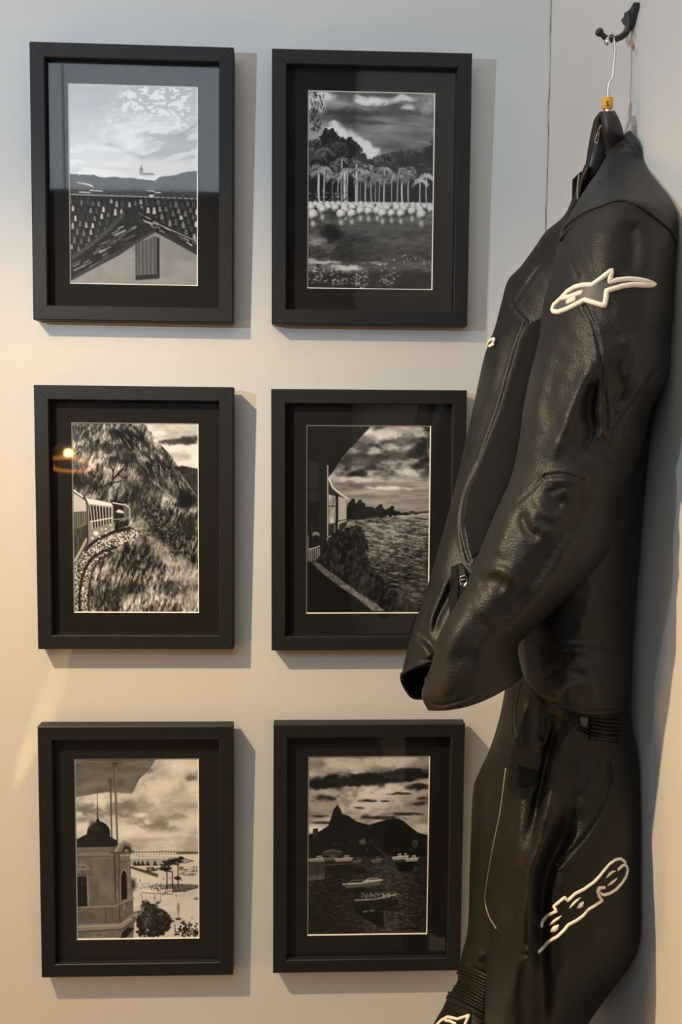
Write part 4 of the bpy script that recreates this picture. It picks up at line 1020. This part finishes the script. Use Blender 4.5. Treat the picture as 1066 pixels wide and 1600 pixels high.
far = Loft([
 ((912, 262), (922, 266), None, 1.000, .99, .008, .008),
 ((906, 280), (928, 292), None, 1.005, .99, .012, .012),
 ((897, 303), (930, 318), None, 1.020, .995, .018, .012),
 ((882, 336), (925, 345), None, 1.045, 1.00, .026, .02),
 ((853, 362), (925, 372), None, 1.075, 1.01, .036, .03),
 ((836, 386), (920, 398), None, 1.095, 1.02, .040, .04),
 ((814, 416), (915, 425), None, 1.110, 1.03, .044, .05),
 ((794, 438), (908, 452), None, 1.120, 1.04, .046, .05),
 ((784, 472), (900, 480), None, 1.122, 1.05, .048, .05),
 ((773, 513), (892, 515), None, 1.120, 1.06, .050, .05),
 ((757, 557), (884, 560), None, 1.115, 1.06, .050, .05),
 ((740, 634), (868, 636), None, 1.105, 1.06, .050, .05),
 ((716, 742), (850, 742), None, 1.085, 1.05, .048, .045),
 ((691, 838), (818, 838), None, 1.065, 1.04, .046, .04),
 ((666, 922), (778, 922), None, 1.045, 1.02, .042, .04),
 ((645, 985), (738, 980), None, 1.03, 1.01, .038, .036),
 ((632, 1034), (708, 1016), None, 1.02, 1.00, .034, .032),
 ((628, 1052), (700, 1030), (665, 1037), 1.018, .998, .032, .03),
], nu=90, nv=380, feats=FS, noise=.0014, nscale=50, seed=14)
far.obj('sleeve', M['leather'], jk)
# its open cuff: outer lip, dark inside with a pale stitched edge
cuffp = [(628, 1053), (640, 1046), (655, 1041), (676, 1037), (694, 1038), (697, 1055), (680, 1078), (662, 1090), (645, 1089), (634, 1076), (628, 1062)]
lip = np.array([list(p) for p in cuffp]); ang = np.linspace(0, 1, len(lip))
dd = np.interp(lip[:, 1], [1037, 1090], [.985, 1.03])
q = catmull(np.vstack([np.column_stack([lip, dd]), np.append(lip[0], dd[0])]), 60)
Pc = un(q[:, 0], q[:, 1], q[:, 2]); cen = Pc[:-1].mean(0)
tube('cuff_edge', Pc, .0019, M['leather'], jk, seg=8)
inn = un(np.full(60, 672.) + (q[:, 0] - 662) * .6, np.full(60, 1000.) + (q[:, 1] - 1065) * .4, 1.035)
V = np.vstack([Pc[:-1], (Pc[:-1] * .45 + inn[:-1] * .55), inn[:-1]]); n1 = 59
Fc = [(k + a * n1, (k + 1) % n1 + a * n1, (k + 1) % n1 + (a + 1) * n1, k + (a + 1) * n1) for a in (0, 1) for k in range(n1)]
Fc.append(tuple(2 * n1 + k for k in range(n1)))
mesh_np('cuff_lining', V, Fc, M['lining'], jk)
# outer skin of the hanging cuff flap
V2 = np.vstack([Pc[:-1] + (cen - Pc[:-1]) * -.02, inn[:-1] + (inn[:-1] - inn[:-1].mean(0)) * .1 + np.array([0, .0, .0])])
Fc = [(k, (k + 1) % n1, (k + 1) % n1 + n1, k + n1) for k in range(n1)]
mesh_np('cuff', V2, Fc, M['leather'], jk)
patch('stretch_panel', [far], [(829, 507), (817, 533), (804, 577), (787, 638), (775, 670), (757, 718), (733, 772), (726, 817), (733, 856), (738, 872), (752, 862), (776, 800), (800, 750), (812, 700), (822, 640), (834, 584), (850, 528), (856, 490)], .0016, M['stretch'], jk)
# torso
TF = [('seam', [(800, 1012), (850, 1014), (888, 1013), (940, 1012), (985, 1012)], 2.6, .0018),
 ('fold', [(870, 1085), (905, 1070), (945, 1082)], 14, .006), ('fold', [(860, 1060), (880, 1030), (900, 1024)], 10, -.004), ('fold', [(900, 1040), (925, 1050), (930, 1075)], 9, .004), ('fold', [(835, 1000), (842, 1030), (850, 1060)], 8, .003),
 ('seam', [(815, 1058), (838, 1083), (880, 1101), (930, 1106), (982, 1109)], 2.2, .0010),
 ('fold', [(930, 900), (918, 950), (905, 990)], 10, .003)]
torso = Loft([
 ((912, 300), (1010, 262), (962, 300), .985, .945, 0.0125, .03),
 ((885, 380), (1040, 352), (962, 360), .975, .915, 0.0375, .06),
 ((862, 450), (1046, 450), None, .965, .895, 0.0750, .10),
 ((846, 540), (1040, 540), None, .96, .890, 0.0875, .11),
 ((832, 640), (1028, 640), None, .955, .892, 0.0900, .11),
 ((818, 740), (1012, 740), None, .95, .896, 0.0900, .10),
 ((800, 850), (1002, 850), None, .945, .900, 0.0925, .10),
 ((800, 940), (994, 940), None, .94, .902, 0.0925, .10),
 ((807, 1000), (990, 1000), None, .935, .904, 0.0925, .10),
 ((812, 1040), (988, 1045), (900, 1050), .932, .905, 0.0950, .10),
 ((818, 1060), (985, 1110), (890, 1110), .930, .906, 0.0975, .10),
], nu=110, nv=330, feats=TF, noise=.0015, nscale=60, seed=22)
torso.hem(.03); torso.cap(0); torso.obj('body', M['leather'], jk)
stroke('hem_welt', [torso], [(818, 1062), (838, 1086), (860, 1098), (890, 1107), (930, 1110), (980, 1109)], 4, .0015, M['leather'], jk)
# front edges, lining and zipper at the open neck
V = un([902, 948, 975, 950, 903], [330, 330, 236, 238, 272], [.975, .955, .965, .97, .985]); V2 = V + np.array([0, .02, 0])
mesh_np('lining', np.vstack([V, V2]), [(0, 1, 2, 3, 4), (9, 8, 7, 6, 5)] + [(i, i + 5, (i + 1) % 5 + 5, (i + 1) % 5) for i in range(5)], M['lining'], jk, smooth=False)
def strap(name, L, R, dL, dR, m, parent, th=.0025, feats=(), **kw):
    n = len(L); st = [(L[i], R[i], None, dL[i], dR[i], th, th) for i in range(n)]
    lo = Loft(st, nu=20, nv=80, nb=8, feats=feats, noise=.0003); lo.cap(0); lo.obj(name, m, parent, **kw); return lo
strap('placket', [(914, 257), (906, 278), (900, 296), (890, 322), (878, 352), (868, 392)], [(922, 262), (911, 284), (905, 312), (897, 338), (886, 362), (874, 396)], [.972, .975, .975, .965, .95, .93], [.968, .97, .968, .958, .942, .925], M['leather'], jk)
tube_px('zipper_tape', [(905, 272, .966), (903, 292, .966), (903, 312, .965)], .0009, M['bronze'], jk, n=20)
# sleeve zipper on the far sleeve
patch('zipper_tape', [far], [(706, 886), (722, 880), (730, 890), (735, 915), (722, 948), (703, 960), (702, 925)], .0009, M['stretch'], jk, step=3)
zp = stroke('zipper', [far], [(716, 886), (718, 910), (714, 950)], 4, .0022, M['lining'], jk)
def dep_at(sf, x, y, lift): 
    h = hit(sf, x, y); return (h[0].y - lift) if h else 1.0
da = dep_at([far], 722, 905, .006)
P4 = lambda pts, d: un([p[0] for p in pts], [p[1] for p in pts], d)
V = P4([(717, 884), (723, 884), (729, 901), (719, 902)], da); V2 = V + np.array([0, .003, 0])
zpull = mesh_np('zipper_pull', np.vstack([V, V2]), [(0, 1, 2, 3), (7, 6, 5, 4)] + [(i, i + 4, (i + 1) % 4 + 4, (i + 1) % 4) for i in range(4)], M['grey_patch'], jk, smooth=False)
tube_px('pull_frame', [(719.5, 901, da), (728.5, 900.5, da), (729.5, 910, da), (720.5, 911, da), (719.5, 901, da)], .0008, M['steel'], zpull, n=40)
tube_px('pull_slider', [(720, 912, da), (725, 916, da), (730, 911, da)], .0016, M['steel'], zpull, n=20)
tube_px('pull_bar', [(721, 906, da - .001), (728, 905, da - .001)], .0009, M['steel'], zpull, n=6)
# star emblem on the near sleeve
ze = lambda p: (840 + p[0] * .197, 400 + p[1] * .197)
em = [(125, 420), (140, 385), (190, 340), (240, 285), (300, 248), (360, 232), (438, 230), (500, 182), (588, 115), (572, 205), (640, 190), (720, 184), (800, 190), (870, 205), (925, 228), (850, 232), (760, 228), (680, 238), (610, 258), (548, 278), (545, 330), (532, 396), (460, 375), (378, 350), (310, 385), (240, 420), (170, 445), (132, 440), (125, 420)]
emz = [ze(p) for p in em]
patch('emblem_backing', [near], emz[:-1], .0012, M['grey_patch'], jk, step=3, label='grey padding inside the star emblem')
stroke('sleeve_emblem', [near], [emz, [ze(p) for p in ((195, 338), (260, 325), (320, 302), (365, 288))], [ze(p) for p in ((242, 368), (310, 338))]], 8.2, .0028, M['white'], jk, step=2, corners=True, label='raised white star emblem on the sleeve')
# the matching emblem, seen edge-on, on the far sleeve
tube_px('sleeve_emblem', [(762, 543, 1.098), (764, 534, 1.090), (772, 529, 1.082), (771, 535, 1.081), (765, 541, 1.088), (772, 538, 1.080)], .0016, M['white'], jk, n=40, label='edge of a white emblem on the far sleeve')

# ------------------------------------------------------------------ trousers
tz = empty('leather_trousers', unp(880, 1500, 0.95), 'black leather motorcycle trousers with white lettering on the thigh, hanging below the jacket', 'trousers')
NF = [
 ('seam', [(814, 1066), (807, 1101), (806, 1130), (812, 1160)], 2.4, .0018),
 ('fold', [(800, 1080), (797, 1120), (800, 1160)], 6, .003),
 ('fold', [(828, 1080), (825, 1130), (822, 1165)], 6, -.005),
 ('fold', [(838, 1075), (842, 1120), (838, 1170)], 9, .004),
 ('fold', [(838, 1150), (850, 1165), (860, 1140), (864, 1115)], 7, .005),
 ('fold', [(866, 1110), (862, 1150), (855, 1190), (842, 1250), (830, 1310)], 8, -.007),
 ('fold', [(895, 1120), (885, 1170), (872, 1230), (850, 1290)], 14, .006),
 ('fold', [(880, 1150), (868, 1200), (856, 1250), (838, 1310)], 8, .006),
 ('seam', [(782, 1135), (793, 1189), (812, 1208), (808, 1235), (800, 1290)], 2.4, .0018),
 ('seam', [(791, 1200), (782, 1269), (770, 1326), (760, 1383), (758, 1409), (765, 1432), (776, 1451)], 2.4, .0020),
 ('fold', [(816, 1225), (810, 1280), (805, 1330), (803, 1380)], 12, .0065),
 ('fold', [(880, 1240), (850, 1310), (832, 1360), (826, 1420), (828, 1500)], 13, .008),
 ('fold', [(905, 1250), (872, 1320), (852, 1370), (845, 1440), (848, 1540), (846, 1640)], 16, -.012),
 ('fold', [(795, 1240), (790, 1300), (782, 1360)], 8, -.004), ('fold', [(780, 1300), (772, 1360), (772, 1420)], 9, .004), ('fold', [(826, 1390), (812, 1440), (806, 1500), (800, 1580)], 11, .005), ('fold', [(800, 1420), (792, 1480), (786, 1540)], 9, -.004),
 ('fold', [(820, 1480), (832, 1492), (815, 1505)], 6, .004),
 ('fold', [(790, 1490), (788, 1550), (784, 1640)], 9, .003),
 ('seam', [(953, 1192), (954, 1230), (938, 1269), (908, 1314), (873, 1352)], 2.6, .0024),
 ('seam', [(905, 1138), (930, 1148), (966, 1158)], 2.4, .0022),
 ('fold', [(930, 1180), (920, 1230), (900, 1280)], 14, .004),
]
NF = [(k_, p_, w_, a_ * (1.5 if k_ == 'fold' else 1.2)) for k_, p_, w_, a_ in NF]
leg = Loft([
 ((800, 1050), (982, 1050), None, .955, .884, 0.0675, .08, 0),
 ((790, 1090), (984, 1090), None, .955, .884, 0.0720, .08, 0),
 ((782, 1130), (988, 1130), None, .955, .884, 0.0750, .08, -.1),
 ((766, 1180), (998, 1180), None, .955, .884, 0.0840, .09, -.2),
 ((758, 1240), (1003, 1240), None, .955, .884, 0.0990, .09, -.3),
 ((756, 1320), (1005, 1320), None, .952, .884, 0.1170, .09, -.42),
 ((757, 1400), (1006, 1400), None, .950, .884, 0.1260, .09, -.46),
 ((764, 1455), (1005, 1470), None, .948, .884, 0.1290, .09, -.48),
 ((761, 1508), (985, 1508), None, .946, .890, 0.1290, .09, -.46),
 ((758, 1560), (950, 1556), None, .944, .925, 0.1260, .085, -.40),
 ((756, 1610), (915, 1610), None, .942, .932, 0.1200, .08, -.30),
 ((752, 1700), (890, 1700), None, .940, .935, 0.1110, .07, -.2),
 ((750, 1800), (870, 1800), None, .940, .935, 0.0990, .06, 0),
 ((752, 1880), (860, 1880), None, .940, .935, 0.0870, .055, 0),
], nu=130, nv=380, feats=NF, noise=.0016, nscale=55, seed=33, power=1.7)
leg.hem(.03); leg.cap(0); leg.obj('leg', M['pants'], tz)
KF = [('fold', [(778, 1143), (770, 1192), (757, 1257)], 5, -.004), ('fold', [(745, 1270), (742, 1340), (745, 1400)], 10, .003), ('fold', [(735, 1470), (748, 1490), (755, 1500)], 8, .004),
      ('seam', [(719, 1506), (735, 1510), (764, 1524)], 2.4, .0018), ('seam', [(700, 1560), (718, 1568), (755, 1590)], 2.4, .0018), ('fold', [(745, 1420), (738, 1460), (736, 1490)], 9, .003)]
knee = Loft([
 ((792, 1060), (900, 1060), None, 1.01, .99, .040, .05),
 ((782, 1116), (900, 1116), None, 1.015, .99, .045, .05),
 ((766, 1169), (890, 1169), None, 1.02, .99, .048, .055),
 ((750, 1204), (880, 1204), None, 1.025, .995, .050, .06),
 ((740, 1230), (870, 1232), None, 1.028, 1.00, .052, .06),
 ((736, 1307), (850, 1307), None, 1.03, 1.00, .052, .06),
 ((734, 1364), (845, 1364), None, 1.03, 1.00, .052, .06),
 ((731, 1451), (835, 1455), None, 1.03, 1.00, .052, .06),
 ((721, 1494), (825, 1510), None, 1.03, 1.00, .052, .06),
 ((716, 1514), (820, 1535), None, 1.03, 1.00, .050, .06),
 ((716, 1532), (815, 1560), None, 1.03, 1.00, .050, .06),
 ((700, 1558), (805, 1595), None, 1.025, .995, .052, .06),
 ((692, 1575), (800, 1620), None, 1.02, .99, .055, .06),
 ((678, 1600), (795, 1660), None, 1.015, .985, .058, .06),
 ((664, 1650), (785, 1710), None, 1.01, .98, .058, .06),
 ((680, 1750), (775, 1790), None, 1.01, .98, .052, .055),
 ((700, 1850), (770, 1870), None, 1.01, .98, .045, .05),
], nu=90, nv=380, feats=KF, noise=.0014, nscale=50, seed=41)
knee.hem(.03); knee.cap(0); knee.obj('leg', M['pants'], tz)
# ribbed stretch inserts
ribs = []
for k in range(13):
    t = k / 12.0
    a = np.array([719, 1512]) * (1 - t) + np.array([699, 1561]) * t; b = np.array([764, 1530]) * (1 - t) + np.array([757, 1592]) * t
    if 0.25 < t < .6: a = a + np.array([3 * math.sin((t - .25) / .35 * 3.14), 0])
    ribs.append([tuple(a + (1, 0)), tuple((a + b) / 2 + (0, -1.0)), tuple(b)])
for rb in ribs: stroke('stretch_rib', [knee], rb, 4.6, .0030, M['pants'], tz, step=4)
for k in range(6):
    y = 1122 + k * 6
    stroke('waist_rib', [leg], [(921, y + 1 - k * .3), (945, y + 4), (968 - k * .6, y + 5 + k * .3)], 5.2, .0030, M['pants'], tz, step=4)
patch('belt_loop', [leg], [(905, 1118), (913, 1118), (918, 1122), (915, 1136), (907, 1133)], .003, M['grey_patch'], tz, step=3)
patch('waist_tab', [leg], [(812, 1198), (843, 1206), (835, 1227), (812, 1230)], .0022, M['stretch'], tz, step=4, label='plain black tab on the trouser front')
stroke('zipper_piping', [leg], [(791, 1200), (782, 1269), (770.5, 1326), (761, 1383), (759, 1409), (765, 1432), (776, 1451)], 1.5, .0010, M['bronze'], tz)
stroke('fly_seam', [leg], [(814, 1066), (807, 1101), (806, 1130)], 2.6, .0012, M['pants'], tz)
# lettering on the thigh: outlined letters, white outline with white counters
zs = lambda p: (820 + p[0] * .1782, 1320 + p[1] * .1782)
out = [(148, 722), (152, 690), (170, 655), (205, 620), (280, 582), (256, 540), (352, 460), (374, 492), (440, 430), (520, 388), (605, 328), (650, 280), (690, 228), (740, 168), (790, 132), (840, 120), (882, 152), (868, 168), (892, 188), (900, 225), (885, 280), (850, 335), (800, 390), (745, 425), (690, 440), (662, 425)]
out2 = [(118, 942), (165, 898), (210, 850), (290, 802), (345, 748), (380, 702), (450, 665), (510, 622), (548, 572), (600, 540), (678, 488), (650, 452), (634, 405), (648, 378), (700, 374)]
cnt = [[(712, 292), (755, 245), (800, 228)], [(726, 358), (770, 325), (812, 292)], [(392, 556), (440, 500), (494, 460)], [(215, 708), (262, 668), (300, 640), (325, 622)]]
fat = [[(460, 555), (490, 530), (518, 498)], [(222, 762), (262, 738), (298, 702)], [(648, 420), (650, 385)]]
lt = stroke('thigh_lettering', [leg], [[zs(p) for p in out], [zs(p) for p in out2], [zs((812, 222)), zs((850, 185)), zs((878, 172))]], 4.6, .0016, M['white'], tz, step=2, corners=True, label='white outlined lettering sewn on the thigh')
for c_ in cnt: stroke('letter_counter', [leg], [zs(p) for p in c_], 4.0, .0014, M['white'], lt, step=2, taper=.4)
for c_ in fat: stroke('letter_counter', [leg], [zs(p) for p in c_], 7.5, .0014, M['white'], lt, step=2, taper=.45)
# star emblem on the far knee, cut by the edge of the picture
ke = lambda p: (660 + p[0] * .2251, 1440 + p[1] * .2251)
kem = [(110, 720), (140, 690), (185, 665), (215, 672), (250, 680), (330, 652), (300, 715), (320, 760), (250, 750), (200, 790), (120, 780), (105, 745), (110, 720)]
patch('knee_emblem_backing', [knee], [ke(p) for p in ((85, 715), (130, 660), (240, 640), (345, 640), (330, 800), (90, 800))], .0014, M['stretch'], tz, step=4)
stroke('knee_emblem', [knee], [[ke(p) for p in kem], [ke((165, 690)), ke((200, 695)), ke((240, 715))]], 4.5, .0032, M['white'], tz, step=2, corners=True, label='raised white star emblem on the far knee')

# ------------------------------------------------------------------ hanger and hook
hg = empty('coat_hanger', unp(949, 175, 0.95), 'black plastic coat hanger with a steel hook and yellow size ring inside the jacket', 'hanger')
strap('arm', [(938, 174), (939, 186), (942, 206), (946, 230), (950, 262)], [(961, 173), (968, 186), (975, 208), (980, 230), (986, 250)], [.938, .936, .938, .952, .965], [.936, .934, .936, .948, .960], M['hanger'], hg, th=.009)
strap('arm', [(937, 175), (929, 186), (924, 205), (918, 238), (911, 285)], [(944, 175), (941, 190), (936, 215), (928, 250), (920, 292)], [.945, .952, .962, .975, .995], [.943, .950, .960, .974, .990], M['hanger'], hg, th=.003)
strap('arm_web', [(932, 196), (927, 215), (921, 245), (914, 282)], [(944, 196), (946, 215), (947, 238), (944, 262)], [.955, .962, .97, .978], [.950, .955, .960, .968], M['gloss'], hg, th=.002)
tube_px('arm_edge', [(940, 196, .946), (934, 208, .955), (930, 222, .958), (934, 223, .957), (936, 208, .953)], .0005, M['steel'], hg, n=40)
HK = .952
tube_px('hook', [(946, 66, HK - .012), (950, 60, HK - .010), (954, 55.5, HK - .004), (958, 57, HK + .003), (960, 66, HK), (961, 82, HK - .001), (959, 105, HK - .002), (957, 122, HK - .003), (952, 131, HK - .004), (950.5, 140, HK - .004), (949.5, 176, HK - .005)], .0016, M['steel'], hg, n=90)
ball('hook_tip', un(949.5, 66.5, HK - .013), .0029, M['steel'], hg)
def lathe(name, base, axis_top, prof, m, parent, seg=28, **kw):
    a = np.array(axis_top) - np.array(base); a = a / np.linalg.norm(a); r = np.cross(a, [0, 1, 0]); r /= np.linalg.norm(r); b = np.cross(a, r); V = []
    for t, rad in prof:
        for k in range(seg): V.append(np.array(base) + a * t + rad * (math.cos(2 * math.pi * k / seg) * r + math.sin(2 * math.pi * k / seg) * b))
    Fc = [(i * seg + k, i * seg + (k + 1) % seg, (i + 1) * seg + (k + 1) % seg, (i + 1) * seg + k) for i in range(len(prof) - 1) for k in range(seg)]
    Fc += [tuple(range(seg))[::-1], tuple((len(prof) - 1) * seg + k for k in range(seg))]
    return mesh_np(name, V, Fc, m, parent, smooth=False, **kw)
b0 = un(949.3, 171, HK - .005); b1 = un(949.6, 153.5, HK - .005); hh = np.linalg.norm(b1 - b0)
ring = lathe('size_ring', b0, b1, [(0, .0045), (.0008, .0050), (hh * .22, .0051), (hh * .23, .0056), (hh - .0006, .0056), (hh, .0052)], M['yellow'], hg)
# the size letter S on the ring
sp_ = [(951.2, 159.2), (949.3, 158.2), (947.6, 159.2), (947.9, 161.1), (950.0, 162.2), (951.0, 163.8), (949.5, 165.2), (947.5, 164.4)]
tube_px('size_letter', [(x, y, HK - .0109 + .0002 * abs(x - 949.4)) for x, y in sp_], .00035, M['ink'], ring, n=50)
lathe('collar_ring', un(949.2, 175.5, HK - .005), un(949.3, 170, HK - .005), [(0, .0030), (.0035, .0030)], M['steel'], hg)

hk = empty('wall_hook', (XR, unp(985, 30, .958)[1], unp(985, 30, .958)[2]), 'black cast-metal coat hook on the side wall holding the hanger', 'hook')
hp = un([985], [50], [.97])[0]
YH = .958
zt = un(985, 17, YH)[2]; zb_ = un(985, 44, YH)[2]
# wall plate, flared and notched at the top
V = []; outl = [(-.011, 1.0), (-.004, .93), (0, .985), (.005, .94), (.012, 1.0), (.0105, .72), (.0075, .45), (.005, .2), (.0035, 0), (-.0035, 0), (-.005, .2), (-.0075, .45), (-.0105, .72)]
for dx in (0.0, -.0042):
    for y, t in outl: V.append((XR + dx - .0004 - (.0022 * t if dx else 0), YH + y * 1.6, zb_ + (zt - zb_) * t))
n1 = len(outl)
mesh_np('wall_plate', V, [tuple(range(n1)), tuple(range(2 * n1 - 1, n1 - 1, -1))] + [(k, k + n1, (k + 1) % n1 + n1, (k + 1) % n1) for k in range(n1)], M['hook'], hk, smooth=False)
qq = catmull(np.array([(981.5, 20, YH), (983, 38, YH), (979, 50, YH), (971, 57.5, YH), (957, 62, YH), (946, 58.5, YH), (940, 53, YH), (937, 50, YH)], float), 40)
tube('arm', un(qq[:, 0], qq[:, 1], qq[:, 2]), np.linspace(.0040, .0026, 40), M['hook'], hk)
ball('tip_ball', un(937, 50.5, YH), .0042, M['hook'], hk)

# ------------------------------------------------------------------ pendant lamp behind the camera, mirrored in the picture glass
LP = np.array([-0.893, -0.94, 1.272])
pl = empty('pendant_lamp', tuple(LP), 'amber pendant lamp mirrored in the glass of the train photograph', 'lamp')
tube('cord', [LP + (0, 0, .07), LP + (0, 0, .8), LP + (0, 0, 2.6)], .003, M['hook'], pl)
tube('socket', [LP + (0, 0, .030), LP + (0, 0, .05), LP + (0, 0, .075)], [.014, .016, .012], M['hook'], pl)
ball('bulb', LP + (0, 0, .012), .017, M['bulb'], pl)
an = np.linspace(0, 2 * math.pi, 64)
rg = tube('shade_ring', np.stack([LP[0] + .088 * np.cos(an), LP[1] + .088 * np.sin(an), LP[2] - .030 + .030 * np.sin(an)], 1), .006, M['glow'], pl)
for k in range(5):
    a_ = 1.2 + k * 1.256; c_, s_ = math.cos(a_), math.sin(a_)
    tube('shade_rod', [LP + (.015 * c_, .015 * s_, .06), LP + (.06 * c_, .06 * s_, .03), LP + (.088 * c_, .088 * s_, -.030 + .030 * s_)], .0022, M['copper'], pl, seg=8)

# flaked paint under the hook
for nm, cx_, cz_, pts in (('trim_2', .955, un(981, 62, .955)[2], [(-.004, .010), (.001, .013), (.005, .008), (.003, .001), (.006, -.006), (.001, -.011), (-.003, -.004), (-.006, .002)]),
                          ('trim_3', .948, un(984, 82, .948)[2], [(-.002, .004), (.002, .003), (.0015, -.003), (-.001, -.005), (-.003, -.001)])):
    nP = len(pts); V = [(XR - .0001, cx_ + a, cz_ + b) for a, b in pts] + [(XR - .0006, cx_ + a * .9, cz_ + b * .9) for a, b in pts]
    mesh_np(nm, V, [tuple(range(nP))[::-1], tuple(range(nP, 2 * nP))] + [(k, (k + 1) % nP, (k + 1) % nP + nP, k + nP) for k in range(nP)], M['flake'], None, smooth=False, kind='structure')
